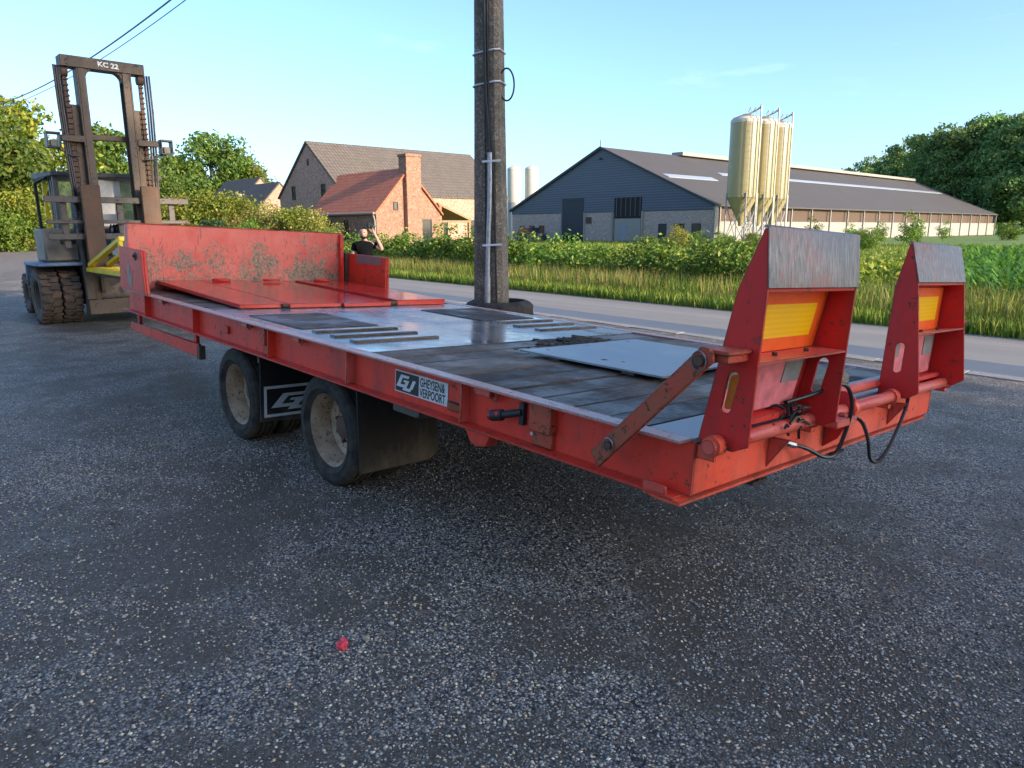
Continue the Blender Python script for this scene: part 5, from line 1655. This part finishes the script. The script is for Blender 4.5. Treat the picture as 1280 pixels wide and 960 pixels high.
def far_house(x1, yc, hw, eave, ridge, length, label, wall):
    t = thing('house', label, 'house', (x1, yc, 0))
    gable(t, x1 - length, x1, yc - hw, yc + hw, eave, ridge, 'x', wall, 'tile_dark', 0.1, 0.2)
    window(t, 0, x1, yc - 0.6, yc + 0.6, 1.0, 2.4, 1)
    return t
far_house(-86.8, 40.0, 4.4, 2.6, 7.2, 9.0, 'smaller gabled house with dark roof and plain peach gable', 'brick_orange')
fh = far_house(-98.5, 42.8, 5.4, 2.8, 8.5, 12.0, 'dark roofed house with a side dormer standing behind the smaller gable', 'brick_orange')
dm = on_plane(293, 240, 1, 38.5)
part('dormer', MB().prism([(dm.x - 3.2, 3.2), (dm.x + 2.2, 3.2), (dm.x + 2.2, 6.2)], 'y', 38.0, 41.0), 'trim_white', fh, smooth=0)

# long barn
BX0, BX1, BY0, BY1, BE, BR = -76.0, -43.42, 69.44, 175.0, 4.05, 11.2
BXM = (BX0 + BX1) / 2
barn = thing('barn', 'long dark blue clad barn with wide grey roof and block base', 'barn', (-60, 70, 0))
part('block_wall', MB().box(BX0 + 0.02, BX1 - 0.02, BY0 + 0.02, BY0 + 0.3, 0, 3.55), 'barn_block', barn, smooth=0)
part('gable_cladding', MB().prism([(BX0, 3.551), (BX1, 3.551), (BX1, BE), (BXM, BR), (BX0, BE)], 'y', BY0 - 0.04, BY0 + 0.3), 'barn_siding', barn, smooth=0)
part('end_wall', MB().prism([(BX0, 0), (BX1, 0), (BX1, BE), (BXM, BR), (BX0, BE)], 'y', BY1 - 0.3, BY1), 'barn_siding', barn, smooth=0)
bk = (BR - BE) / (BXM - BX0)
for s in (-1, 1):
    xe = BXM + s * ((BX1 - BX0) / 2 + 0.35)
    ze = BR - bk * ((BX1 - BX0) / 2 + 0.35)
    part('roof', MB().prism([(BXM, BR + 0.02), (xe, ze + 0.02), (xe, ze + 0.18), (BXM, BR + 0.2)], 'y', BY0 - 0.25, BY1 + 0.2), 'barn_roof', barn, smooth=0)
    part('verge_trim', MB().prism([(BXM, BR - 0.05), (xe, ze - 0.05), (xe, ze + 0.25), (BXM, BR + 0.27)], 'y', BY0 - 0.32, BY0 - 0.251), 'shutter_blue', barn, smooth=0)
part('ridge_vent', MB().box(BXM - 0.9, BXM + 0.9, BY0 + 16, BY1 - 2, BR + 0.15, BR + 0.62), 'trim_white', barn, smooth=0)
def sheet(x0, x1, y0, y1, name='roof_light'):
    z = lambda x: BE + bk * (BX1 - x) + 0.19
    mb = MB()
    mb._add([(x0, y0, z(x0)), (x1, y0, z(x1)), (x1, y1, z(x1)), (x0, y1, z(x0)), (x0, y0, z(x0) + 0.06), (x1, y0, z(x1) + 0.06), (x1, y1, z(x1) + 0.06), (x0, y1, z(x0) + 0.06)], [(0, 3, 2, 1), (4, 5, 6, 7), (0, 1, 5, 4), (1, 2, 6, 5), (2, 3, 7, 6), (3, 0, 4, 7)])
    part(name, mb, 'skylight_sheet', barn, smooth=0)
sheet(-51.6, -50.6, 71.0, 81.5)
sheet(-53.7, -52.9, 86.0, 172.0)
# doors and windows of the gable end
part('roller_door', MB().box(-66.2, -62.4, BY0 - 0.06, BY0 - 0.041, 0.75, 5.1).box(-66.2, -62.4, BY0 - 0.10, BY0 - 0.041, 5.1005, 5.4), 'shutter_blue', barn, 0.0, 0)
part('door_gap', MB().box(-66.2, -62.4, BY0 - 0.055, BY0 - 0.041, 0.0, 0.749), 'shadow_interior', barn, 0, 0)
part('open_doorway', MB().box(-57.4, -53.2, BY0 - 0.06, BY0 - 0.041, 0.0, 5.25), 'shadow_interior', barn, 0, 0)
for i in range(6):
    xx = -57.1 + i * 0.72
    part('door_slat', MB().box(xx, xx + 0.12, BY0 - 0.10, BY0 - 0.061, 3.0, 5.2), 'fork_grey', barn, 0, 0)
part('inner_wall', MB().box(-57.3, -53.3, BY0 - 0.085, BY0 - 0.061, 0.0, 2.75), 'trim_white', barn, 0, 0)
part('inner_door', MB().box(-56.5, -55.3, BY0 - 0.11, BY0 - 0.086, 0.0, 2.1), 'door_grey', barn, 0, 0)
for xx in (-66.45, -62.3, -57.7, -53.1):
    part('door_post', MB().box(xx - 0.12, xx + 0.12, BY0 - 0.12, BY0 - 0.001, 0, 3.6), 'trim_white', barn, 0, 0)
window(barn, 1, BY0 + 0.02, -50.75, -49.6, 0.0, 2.1, -1, name='side_door', glass='trim_dark')
window(barn, 1, BY0 + 0.02, -48.5, -47.2, 0.7, 2.1, -1, frame='brown_board')
window(barn, 1, BY0 + 0.02, -46.2, -45.0, 0.7, 2.1, -1)
for u in (655, 667, 679):
    p = on_plane(u, 282, 1, BY0)
    window(barn, 1, BY0 + 0.02, p.x - 0.8, p.x + 0.2, 0.7, 2.0, -1)
p = on_plane(736, 275, 1, BY0)
part('notice_board', MB().box(p.x - 0.45, p.x + 0.45, BY0 - 0.06, BY0 - 0.001, 2.2, 3.0), 'brown_board', barn, 0, 0)
part('gable_lamp', MB().box(BXM - 0.12, BXM + 0.12, BY0 - 0.35, BY0 - 0.041, 9.9, 10.1).cyl((BXM, BY0 - 0.2, BR + 0.2), (BXM, BY0 - 0.2, BR + 1.0), 0.04, n=6), 'trim_dark', barn, 0, 0)
# long side
part('side_wall', MB().box(BX1 - 0.3, BX1 - 0.02, BY0 + 0.31, BY1 - 0.31, 0, 2.3), 'trim_white', barn, 0, 0)
part('side_boards', MB().box(BX1 - 0.5, BX1 - 0.35, BY0 + 0.31, BY1 - 0.31, 2.31, BE - 0.05), 'brown_board', barn, 0, 0)
yy = BY0 + 1.0
while yy < BY1:
    part('side_post', MB().box(BX1 - 0.019, BX1 + 0.16, yy, yy + 0.18, 0, BE - 0.12), 'trim_white', barn, 0, 0)
    yy += 5.5
part('corner_post', MB().box(BX1 - 0.015, BX1 + 0.2, BY0 - 0.1, BY0 + 0.6, 0, 3.9), 'trim_white', barn, 0, 0)

# feed silos
def silo(cx, cy, r, z0, z1, label, mat='silo_cream', legs=True, ladder=True):
    t = thing('silo', label, 'silo', (cx, cy, 0), 'cream feed silos beside the barn' if legs else 'white silos behind the barn')
    prof = [(r, z0), (r * 1.015, z0 + 0.01), (r * 1.015, z0 + 0.15), (r, z0 + 0.16), (r, z1 - 0.35), (r * 0.97, z1 - 0.18), (r * 0.85, z1), (0.3, z1 + 0.35), (0.001, z1 + 0.36), (0.001, z0)]
    part('tank', MB().lathe(prof, (cx, cy, 0), 'z', 40), mat, t, smooth=30)
    part('top_band', MB().lathe([(r * 1.012, z1 - 0.5), (r * 1.012, z1 - 0.25), (r * 0.86, z1 + 0.012), (r * 0.5, z1 - 0.3)], (cx, cy, 0), 'z', 40), 'silo_white', t, smooth=30)
    if legs:
        part('hopper', MB().lathe([(r * 0.99, z0 - 0.001), (0.22, z0 - 2.4), (0.22, z0 - 2.7), (0.001, z0 - 2.7), (0.001, z0 - 0.001)], (cx, cy, 0), 'z', 32), mat, t, smooth=30)
        for i in range(4):
            a = math.pi / 4 + i * math.pi / 2
            x, y = cx + r * 1.03 * math.cos(a), cy + r * 1.03 * math.sin(a)
            part('leg', MB().cyl((x, y, 0), (x, y, z0 + 0.4), 0.075, n=8), 'galvanised', t)
            a2 = a + math.pi / 2
            x2, y2 = cx + r * 1.03 * math.cos(a2), cy + r * 1.03 * math.sin(a2)
            part('brace', MB().cyl((x, y, 0.3), (x2, y2, z0 - 0.6), 0.035, n=6), 'galvanised', t)
            part('brace', MB().cyl((x, y, z0 - 0.6), (x2, y2, 0.3), 0.035, n=6), 'galvanised', t)
    else:
        part('base', MB().lathe([(r, 0), (r, z0 - 0.01), (0.001, z0 - 0.01), (0.001, 0)], (cx, cy, 0), 'z', 32), 'galvanised', t)
    if ladder:
        d = Vector((0.80, -0.60, 0))
        s_ = Vector((0.60, 0.80, 0))
        c0 = Vector((cx, cy, 0)) + d * (r + 0.18)
        for s in (-0.24, 0.24):
            q = c0 + s_ * s
            part('ladder_rail', MB().tube([(q.x, q.y, 0.5), (q.x, q.y, z1 + 0.3), (q.x - d.x * 0.25, q.y - d.y * 0.25, z1 + 0.75), (q.x - d.x * 0.7, q.y - d.y * 0.7, z1 + 0.4)], 0.03, 6), 'galvanised', t)
        zz = 0.9
        while zz < z1:
            part('ladder_rung', MB().cyl(c0 + s_ * -0.24 + Vector((0, 0, zz)), c0 + s_ * 0.24 + Vector((0, 0, zz)), 0.013, n=5), 'galvanised', t)
            zz += 0.6
        q = c0 + s_ * 0.75 - d * 0.1
        part('fill_pipe', MB().tube(smooth_path([(q.x, q.y, 0.6), (q.x, q.y, z1 - 0.2), (q.x - d.x * 0.3, q.y - d.y * 0.3, z1 + 0.7), (q.x - d.x * 1.0, q.y - d.y * 1.0, z1 + 0.65), (cx, cy, z1 + 0.25)]), 0.075, 8), 'galvanised', t)
    return t
silo(-36.6, 63.3, 1.43, 4.45, 11.75, 'cream feed silo with ladder, foremost of three beside the barn')
sa_ = at_depth(949, 247, 72.3)
sb_ = at_depth(966.5, 247, 74.8)
silo(sa_.x, sa_.y, 1.43, 4.45, 11.85, 'cream feed silo, middle one of three beside the barn')
silo(sb_.x, sb_.y, 1.43, 4.45, 11.85, 'cream feed silo with ladder, rearmost of three beside the barn')
silo(-97.8, 90.1, 1.25, 6.2, 12.3, 'white silo with paler cap standing behind the barn, next to the house', 'silo_white', False, False)
silo(-95.6, 92.4, 1.25, 6.2, 12.3, 'white silo with paler cap standing behind the barn, next to the gable', 'silo_white', False, False)

# parked car by the barn
def car(loc, rot, label, paint):
    t = thing('parked_car', label, 'car', loc)
    t.rotation_euler = (0, 0, rot)
    ORG[t] = Vector((0, 0, 0))
    body = [(-2.2, 0.35), (-2.2, 0.95), (-1.9, 1.02), (-1.35, 1.75), (0.55, 1.78), (1.1, 1.12), (2.1, 0.98), (2.25, 0.7), (2.2, 0.35)]
    part('body', MB().prism(body, 'y', -0.88, 0.88), paint, t, 0.06)
    for s in (-1, 1):
        part('side_window', MB().prism([(-1.55, 1.08), (-1.25, 1.66), (0.45, 1.68), (0.92, 1.12)], 'y', s * 0.881, s * 0.89), 'window_glass', t, 0, 0)
        for xx in (-1.4, 1.4):
            w = part('wheel', MB().lathe([(0.2, -0.1), (0.34, -0.1), (0.36, 0), (0.34, 0.1), (0.2, 0.1)], (xx, s * 0.82, 0.36), 'y', 24), 'tyre_rubber', t)
            part('rim', MB().lathe([(0.2, -0.08), (0.2, 0.08), (0.001, 0.08), (0.001, -0.08)], (xx, s * 0.82, 0.36), 'y', 18), 'steel', w)
    part('windscreen', MB().prism([(0.60, 1.72), (1.08, 1.16), (1.10, 1.18), (0.63, 1.74)], 'y', -0.74, 0.74), 'window_glass', t, 0, 0)
    part('tail_window', MB().prism([(-1.86, 1.08), (-1.40, 1.70), (-1.43, 1.72), (-1.89, 1.10)], 'y', -0.72, 0.72), 'window_glass', t, 0, 0)
    for s in (-1, 1):
        part('headlight', MB().box(2.14, 2.22, s * 0.62 - 0.16, s * 0.62 + 0.16, 0.72, 0.88), 'sign_white', t, 0.02)
        part('tail_light', MB().box(-2.235, -2.19, s * 0.68 - 0.12, s * 0.68 + 0.12, 0.70, 0.92), 'red_lens', t, 0.01)
    return t
pc = on_plane(664, 290, 1, BY0 - 3.0)
car((pc.x, pc.y, -0.06), rad(5), 'dark blue car parked in front of the barn wall', 'car_paint')
pw = at_depth(222, 300, 44)
car((pw.x, pw.y, -0.06), rad(170), 'white car parked by the hedge beyond the headboard', 'car_white')

# ------------------------------------------------------------------ vegetation
def leaf_quads(C, size, rng, outward=None, flat=0.0, aspect=0.55):
    n = len(C)
    a = rng.normal(size=(n, 3))
    if outward is not None:
        # leaf plane roughly perpendicular to the outward direction
        a -= outward * (np.sum(a * outward, 1, keepdims=True)) * 0.55
    a /= np.linalg.norm(a, axis=1, keepdims=True) + 1e-9
    b = rng.normal(size=(n, 3))
    b -= a * np.sum(a * b, 1, keepdims=True)
    b /= np.linalg.norm(b, axis=1, keepdims=True) + 1e-9
    s = (size * rng.uniform(0.6, 1.3, n))[:, None]
    V = np.stack([C - a * s, C + b * s * aspect + a * s * 0.1, C + a * s, C - b * s * aspect + a * s * 0.1], 1)
    return V.reshape(-1, 3), (np.arange(n) * 4)[:, None] + np.arange(4)[None]

def make_crown(seed, H, R, z0, nclump, nleaf, leaf, cr, top=1.0, elong=1.0):
    """clump centres spread through the crown's volume, leaves on and in each clump"""
    rng = np.random.default_rng(seed)
    cs, rs = [], []
    hz = (H - z0) / 2
    tries = 0
    while len(cs) < nclump and tries < 20000:
        tries += 1
        p = rng.uniform(-1, 1, 3)
        d = np.linalg.norm(p)
        if d > 1 or d < 0.35:
            continue
        w = 1.0 - 0.35 * max(0, p[2]) * top - 0.25 * max(0, -p[2] - 0.4)
        q = np.array([p[0] * R * w, p[1] * R * w, z0 + hz + p[2] * hz])
        q += rng.normal(0, cr * 0.6, 3)
        cs.append(q)
        rs.append(cr * rng.uniform(0.6, 1.3))
    pts, out = [], []
    for c, r in zip(cs, rs):
        n = int(nleaf * (r / cr) ** 1.5)
        d = rng.normal(size=(n, 3))
        d /= np.linalg.norm(d, axis=1, keepdims=True)
        rad_ = r * np.where(rng.random((n, 1)) < 0.12, rng.uniform(1.0, 1.45, (n, 1)), rng.uniform(0.35, 1.0, (n, 1)) ** 0.6)
        pts.append(c + d * rad_ * np.array([1.15, 1.15, 0.8]))
        out.append(d)
    P, O = np.concatenate(pts), np.concatenate(out)
    V, F = leaf_quads(P, np.full(len(P), leaf), rng, O)
    return V, F, cs

def make_trunk(seed, H, z0, r0, cs, nl):
    rng = random.Random(seed)
    mb = MB()
    top = z0 + (H - z0) * 0.6
    pts = [Vector((0, 0, -0.1))]
    for i in range(1, 7):
        pts.append(Vector((rng.gauss(0, 0.02 * H * i / 12), rng.gauss(0, 0.02 * H * i / 12), top * i / 6)))
    mb.tube(pts, [r0 * (1.25 if i == 0 else 1 - 0.75 * i / 6) for i in range(7)], 9)
    idx = list(range(len(cs)))
    rng.shuffle(idx)
    for i in idx[:nl]:
        e = Vector(cs[i])
        h = min(top * 0.95, max(z0 * 0.6, e.z * rng.uniform(0.45, 0.75)))
        k = h / top * 6
        b = pts[int(k)].lerp(pts[min(6, int(k) + 1)], k - int(k))
        mid = b.lerp(e, 0.5) + Vector((0, 0, 0.06 * H * rng.uniform(0, 1)))
        rr = r0 * 0.42 * (1 - 0.6 * h / H)
        mb.tube([b, mid, e], [rr, rr * 0.6, rr * 0.2], 6)
    return mb

PROTO = {}
def proto(name, seed, H, R, z0, nclump, nleaf, leaf, cr, r0, mat, nl=14, top=1.0):
    V, F, cs = make_crown(seed, H, R, z0, nclump, nleaf, leaf, cr, top)
    PROTO[name] = (V, F, make_trunk(seed, H, z0, r0, cs, nl), mat, [None, None])
def plant(pname, name, label, cat, loc, scale=1.0, rot=0.0, group=None, sz=None, stem='trunk', leafname='crown'):
    V, F, trunk, mat, cache = PROTO[pname]
    t = thing(name, label, cat, loc, group)
    ORG[t] = Vector((0, 0, 0))
    t.rotation_euler = (0, 0, rot)
    t.scale = (scale, scale, sz if sz else scale)
    if cache[0] is None:
        a = npmesh(leafname, V, F, mat, t)
        b = part(stem, trunk, 'bark', t, recalc=False, smooth=60)
        cache[0], cache[1] = a.data, b.data
    else:
        for nm, me in ((leafname, cache[0]), (stem, cache[1])):
            o = bpy.data.objects.new(nm, me)
            COL.objects.link(o)
            o.parent = t
    return t
proto('broad1', 1, 12, 5.2, 2.2, 80, 190, 0.24, 1.35, 0.34, 'leaf_tree')
proto('broad2', 2, 12, 4.6, 1.6, 78, 190, 0.24, 1.30, 0.32, 'leaf_bright')
proto('slim', 3, 12, 3.0, 1.4, 62, 180, 0.22, 1.05, 0.24, 'leaf_tree')
proto('wood1', 4, 22, 6.2, 3.0, 110, 170, 0.42, 2.0, 0.45, 'leaf_forest', 18)
proto('wood2', 5, 22, 5.4, 2.5, 105, 170, 0.42, 1.9, 0.42, 'leaf_forest', 18)
proto('bush1', 6, 3.2, 1.9, 0.2, 46, 160, 0.085, 0.62, 0.06, 'leaf_bright', 10, 0.4)
proto('bush2', 7, 3.0, 1.8, 0.2, 46, 160, 0.085, 0.60, 0.06, 'leaf_warm', 10, 0.4)
proto('bush3', 8, 3.0, 1.8, 0.2, 46, 160, 0.085, 0.60, 0.06, 'leaf_shrub', 10, 0.4)
for i in range(3):
    proto('shrub%d' % i, 20 + i, 1.3, 0.62, 0.08, 26, 60, 0.055, 0.26, 0.018, 'leaf_shrub', 12, 0.5)
proto('sapling', 30, 3.0, 0.55, 0.3, 26, 70, 0.08, 0.36, 0.03, 'leaf_shrub', 8, 0.8)

GZ = -0.06
def at(u, d, z=GZ):
    p = at_depth(u, 300, d)
    return (p.x, p.y, z)
R_ = random.Random(5)
# left: trees past the forklift
plant('broad2', 'tree', 'big yellow green tree at the left of the forklift along the road', 'tree', at(18, 66), 1.10, 0.4)
plant('broad1', 'tree', 'rounded leafy tree half hidden behind the big yellow green one', 'tree', at(-30, 60), 1.0, 2.0)
plant('bush1', 'roadside_bush', 'yellow green bush at the foot of the trees left of the forklift', 'bush', at(30, 58), 1.5, 1.0)
plant('bush3', 'roadside_bush', 'dark green bush at the foot of the trees left of the forklift', 'bush', at(-2, 56), 1.5, 3.0)
plant('slim', 'tree', 'slim pointed tree seen between the uprights of the mast', 'tree', at(143, 76), 1.03, 1.1)
plant('broad1', 'tree', 'leafy tree showing past the far upright of the mast', 'tree', at(190, 84), 0.80, 0.7)
plant('broad2', 'tree', 'low bright tree behind the forklift cab', 'tree', at(112, 88), 0.62, 2.6)
plant('broad1', 'tree', 'wide domed tree behind the dark roofed house', 'tree', at(270, 132), 1.55, 2.2)
plant('broad1', 'tree', 'smaller round tree left of the wide domed tree', 'tree', at(222, 126), 1.2, 4.2)
plant('broad2', 'tree', 'pale green tree right of the wide domed tree, behind the peach gable', 'tree', at(316, 134), 1.12, 5.2)
# garden bushes behind the headboard
gb = [('bush1', 232, 52, 1.25), ('bush1', 262, 51, 1.30), ('bush1', 292, 50, 1.25), ('bush3', 214, 55, 1.1), ('bush2', 318, 47, 0.86), ('bush2', 348, 46, 0.88), ('bush1', 372, 45, 0.92), ('bush2', 392, 44, 0.78), ('bush3', 306, 45, 0.72), ('bush3', 408, 43, 0.55)]
for i, (p, u, d, s) in enumerate(gb):
    lab = {'bush1': 'bright yellow green garden bush beyond the headboard', 'bush2': 'garden bush with orange tinted leaves beyond the headboard', 'bush3': 'dark green garden bush beyond the headboard'}[p]
    plant(p, 'garden_bush', lab, 'bush', at(u, d), s, R_.uniform(0, 6), 'garden bushes beyond the headboard', stem='stem', leafname='foliage')
# clipped hedge
def clipped_hedge():
    c = Vector(at(268, 42, 0))
    rng = np.random.default_rng(77)
    n = 9000
    P = np.stack([rng.uniform(-0.5, 0.5, n), rng.uniform(-1.1, 1.1, n), rng.uniform(0, 2.05, n)], -1)
    side = rng.integers(0, 5, n)
    for i, (ax, v) in enumerate(((0, -0.5), (0, 0.5), (1, -1.1), (1, 1.1), (2, 2.05))):
        P[side == i, ax] = v + rng.normal(0, 0.03, (side == i).sum())
    a = rad(60)
    X = P[:, 0] * math.cos(a) - P[:, 1] * math.sin(a) + c.x
    Y = P[:, 0] * math.sin(a) + P[:, 1] * math.cos(a) + c.y
    V, F = leaf_quads(np.stack([X, Y, P[:, 2]], -1), np.full(n, 0.075), rng)
    t = thing('clipped_hedge', 'dark square clipped hedge in front of the bright garden bushes', 'hedge', (c.x, c.y, GZ))
    V2 = V - np.array([c.x, c.y, GZ])
    npmesh('foliage', V2, F, 'leaf_dark_hedge', t)
    st = MB()
    for i in range(3):
        k = (i - 1) * 0.7
        x, y = c.x - k * math.sin(a), c.y + k * math.cos(a)
        st.tube([(x, y, GZ), (x + 0.05, y, 0.8), (x, y + 0.05, 1.8)], [0.05, 0.04, 0.02], 6)
    part('stem', st, 'bark', t)
clipped_hedge()
# row of shrubs along the far verge
x = -27.5
i = 0
while x < -7.0:
    y = road_far(x) + 2.75 + R_.uniform(-0.25, 0.35)
    s = R_.uniform(1.0, 1.3)
    plant('shrub%d' % (i % 3), 'hedge_shrub', 'leafy green shrub in the row along the far road verge', 'shrub', (x, y, GZ), s, R_.uniform(0, 6), 'shrubs in the row along the far verge', R_.uniform(0.85, 1.12), 'stem', 'foliage')
    x += R_.uniform(0.6, 0.95)
    i += 1
# saplings and bushes along the barn
for (u, d, s, pn) in ((1017, 66, 0.85, 'sapling'), (1138, 62, 0.95, 'sapling'), (1147, 63, 0.8, 'sapling'), (1062, 75, 0.7, 'sapling'), (1102, 78, 0.75, 'sapling'), (1178, 84, 0.75, 'sapling')):
    plant(pn, 'sapling', 'young upright tree planted along the long side of the barn', 'tree', at(u, d), s, R_.uniform(0, 6), 'saplings along the long side of the barn')
for (u, d, s, pn) in ((1085, 52, 0.55, 'bush3'), (1075, 54, 0.45, 'bush3'), (1262, 90, 0.72, 'bush3'), (848, 55, 0.52, 'bush2'), (868, 58, 0.45, 'bush3'), (905, 57, 0.42, 'bush3'), (940, 56, 0.40, 'bush1')):
    lab = {'bush1': 'bright green bush on the grass in front of the barn', 'bush2': 'pale flowering bush in front of the barn corner', 'bush3': 'dark green bush on the grass in front of the barn'}[pn]
    plant(pn, 'field_bush', lab, 'bush', at(u, d), s, R_.uniform(0, 6), 'bushes in front of the barn', stem='stem', leafname='foliage')
# the wood behind the barn
wd = []
for i, (u, d, s) in enumerate(((1062, 215, 0.80), (1078, 222, 0.86), (1092, 210, 0.84), (1108, 205, 0.88), (1120, 196, 0.96), (1136, 200, 0.92), (1150, 184, 1.0), (1168, 176, 0.98), (1184, 172, 1.0), (1200, 176, 1.04), (1215, 174, 1.08), (1232, 172, 1.12), (1248, 172, 1.10), (1262, 170, 1.12), (1280, 166, 1.14), (1298, 162, 1.18), (1318, 158, 1.2), (1232, 166, 0.92), (1258, 160, 0.96), (1288, 152, 1.0), (1206, 182, 0.84), (1165, 188, 0.8))):
    plant('wood1' if i % 2 else 'wood2', 'wood_tree', 'tall dark broadleaf tree in the wood behind the barn', 'tree', at(u, d), s, R_.uniform(0, 6), 'trees of the wood behind the barn', s * R_.uniform(0.92, 1.06))
for (u, d, s) in ((995, 225, 0.52), (1043, 240, 0.50)):
    plant('wood1', 'wood_tree', 'far treetop just showing above the barn ridge', 'tree', at(u, d), s * 1.2, R_.uniform(0, 6), 'far treetops above the barn ridge')
# tall trees on the sunny side, outside the picture: the yard lies in their shade
for i in range(10):
    yy = -48.3 + i * 6.6
    for row in range(2):
        plant('wood1' if (i + row) % 2 else 'wood2', 'shade_tree', 'tall tree in the double row that shades the yard', 'tree', (62 + row * 7.0 + R_.uniform(-1, 1), yy + row * 3.0 + R_.uniform(-0.6, 0.6), GZ), 1.32 + R_.uniform(-0.05, 0.05), R_.uniform(0, 6), 'double row of trees shading the yard', 1.38 + R_.uniform(-0.05, 0.05))

# grasses
def blades(name, X, Y, hmin, hmax, w, mat, label, lean=0.35, z=GZ, seed=3, cat='grass'):
    rng = np.random.default_rng(seed)
    n = len(X)
    h = rng.uniform(hmin, hmax, n)
    a = rng.uniform(0, 2 * np.pi, n)
    wx, wy = np.cos(a) * w * 0.5, np.sin(a) * w * 0.5
    b = rng.uniform(0, 2 * np.pi, n)
    ln = rng.uniform(0, lean, n) * h
    dx, dy = np.cos(b) * ln, np.sin(b) * ln
    Z = np.full(n, z) if np.isscalar(z) else z
    V = np.stack([np.stack([X - wx, Y - wy, Z], -1), np.stack([X + wx, Y + wy, Z], -1),
                  np.stack([X + wx * 0.7 + dx * 0.4, Y + wy * 0.7 + dy * 0.4, Z + h * 0.6], -1),
                  np.stack([X - wx * 0.7 + dx * 0.4, Y - wy * 0.7 + dy * 0.4, Z + h * 0.6], -1),
                  np.stack([X + dx, Y + dy, Z + h], -1)], 1)
    f1 = np.array([(0, 1, 2), (0, 2, 3), (3, 2, 4)])
    F = (np.arange(n) * 5)[:, None, None] + f1[None]
    o = npmesh(name, V.reshape(-1, 3), F.reshape(-1, 3), mat)
    o['kind'] = 'stuff'
    o['label'] = label
    o['category'] = cat
    return o
rf = np.vectorize(road_far)
def samp(n, x0, x1, o0, o1, seed, near=True, p=1.0):
    rng = np.random.default_rng(seed)
    X = x0 + (x1 - x0) * rng.random(n)
    # a bit denser where it is close
    X = np.where(rng.random(n) < 0.5, X, -14 + (X - (x0 + x1) / 2) * 0.5)
    clump = np.sin(X * 2.3) * np.sin(X * 0.77 + 1.0)
    Y = rf(X) + o0 + (o1 - o0) * rng.random(n) ** p
    return X, Y
X, Y = samp(52000, -60, 7, -0.05, 1.2, 41)
blades('verge_grass', X, Y, 0.10, 0.34, 0.022, 'grass_green', 'short green grass along the far road edge', 0.5, -0.03, 5)
X, Y = samp(36000, -60, 7, 0.55, 2.9, 42)
cl = np.sin(X * 1.7) + np.sin(X * 0.63 + 2) + 0.6 * np.sin(X * 4.1)
k = np.random.default_rng(8).random(len(X)) < (0.45 + 0.22 * cl)
blades('dry_grass', X[k], Y[k], 0.32, 0.78, 0.014, 'grass_straw', 'tall dry golden grass on the far verge', 0.35, GZ, 6)
X, Y = samp(26000, -60, 7, 0.6, 3.4, 43)
blades('tall_grass', X, Y, 0.30, 0.70, 0.022, 'grass_green', 'tall green grass on the far verge', 0.5, GZ, 7)
rng = np.random.default_rng(44)
n = 90000
Yf = 13.5 + 60 * rng.random(n) ** 1.6
Xf = -42 + 60 * rng.random(n) - (Yf - 13) * 0.45
blades('meadow_grass', Xf, Yf, 0.08, 0.26, 0.05, 'grass_green', 'meadow grass in front of the barn', 0.5, GZ, 9)
# leafy crop behind the shrubs
def crop():
    rng = np.random.default_rng(52)
    n = 42000
    Yc = 15.2 + 10.5 * rng.random(n)
    Xc = -50 + 44 * rng.random(n)
    row = np.round(Yc / 0.75) * 0.75 + rng.normal(0, 0.13, n)
    hgt = 0.62 + 0.25 * np.sin(Xc * 1.3) * np.sin(row * 2.1) 
    Z = GZ + hgt * rng.random(n) ** 0.6
    V, F = leaf_quads(np.stack([Xc, row, Z], -1), np.full(n, 0.085), rng)
    o = npmesh('leafy_crop', V, F, 'leaf_crop')
    o['kind'] = 'stuff'
    o['label'] = 'yellow green leafy crop behind the verge shrubs'
    o['category'] = 'crop'
crop()
def corn():
    rng = np.random.default_rng(61)
    Vs, Fs, base = [], [], 0
    V5 = []
    pos = []
    y = 12.9
    while y < 34:
        xl = -3.2 - (y - 12.9) * 0.30
        x = xl
        while x < xl + 9 + (y - 12.9) * 0.35:
            pos.append((x + rng.normal(0, 0.05), y + rng.normal(0, 0.04)))
            x += 0.2
        y += 0.72
    pos = np.array(pos)
    n = len(pos)
    nl = 8
    P = np.repeat(pos, nl, 0)
    m = len(P)
    h = np.repeat(rng.uniform(0.75, 1.10, n), nl)
    k = np.tile(np.arange(nl), n) / nl
    a = rng.uniform(0, 2 * np.pi, m)
    L = rng.uniform(0.28, 0.5, m)
    z0 = GZ + h * (0.12 + 0.72 * k)
    ca, sa = np.cos(a), np.sin(a)
    w = 0.030
    def pt(t, up, side):
        return np.stack([P[:, 0] + ca * L * t - sa * side, P[:, 1] + sa * L * t + ca * side, z0 + L * up], -1)
    V = np.stack([pt(0, 0, -w * 0.6), pt(0, 0, w * 0.6), pt(0.35, 0.42, -w), pt(0.35, 0.42, w), pt(0.75, 0.48, -w * 0.7), pt(0.75, 0.48, w * 0.7), pt(1.05, 0.2, 0.0), pt(1.05, 0.2, 0.001)], 1)
    f = np.array([(0, 1, 3, 2), (2, 3, 5, 4), (4, 5, 7, 6)])
    F = (np.arange(m) * 8)[:, None, None] + f[None]
    o = npmesh('corn', V.reshape(-1, 3), F.reshape(-1, 4), 'corn_leaf')
    o['kind'] = 'stuff'
    o['label'] = 'young green maize crop growing beyond the verge'
    o['category'] = 'crop'
corn()
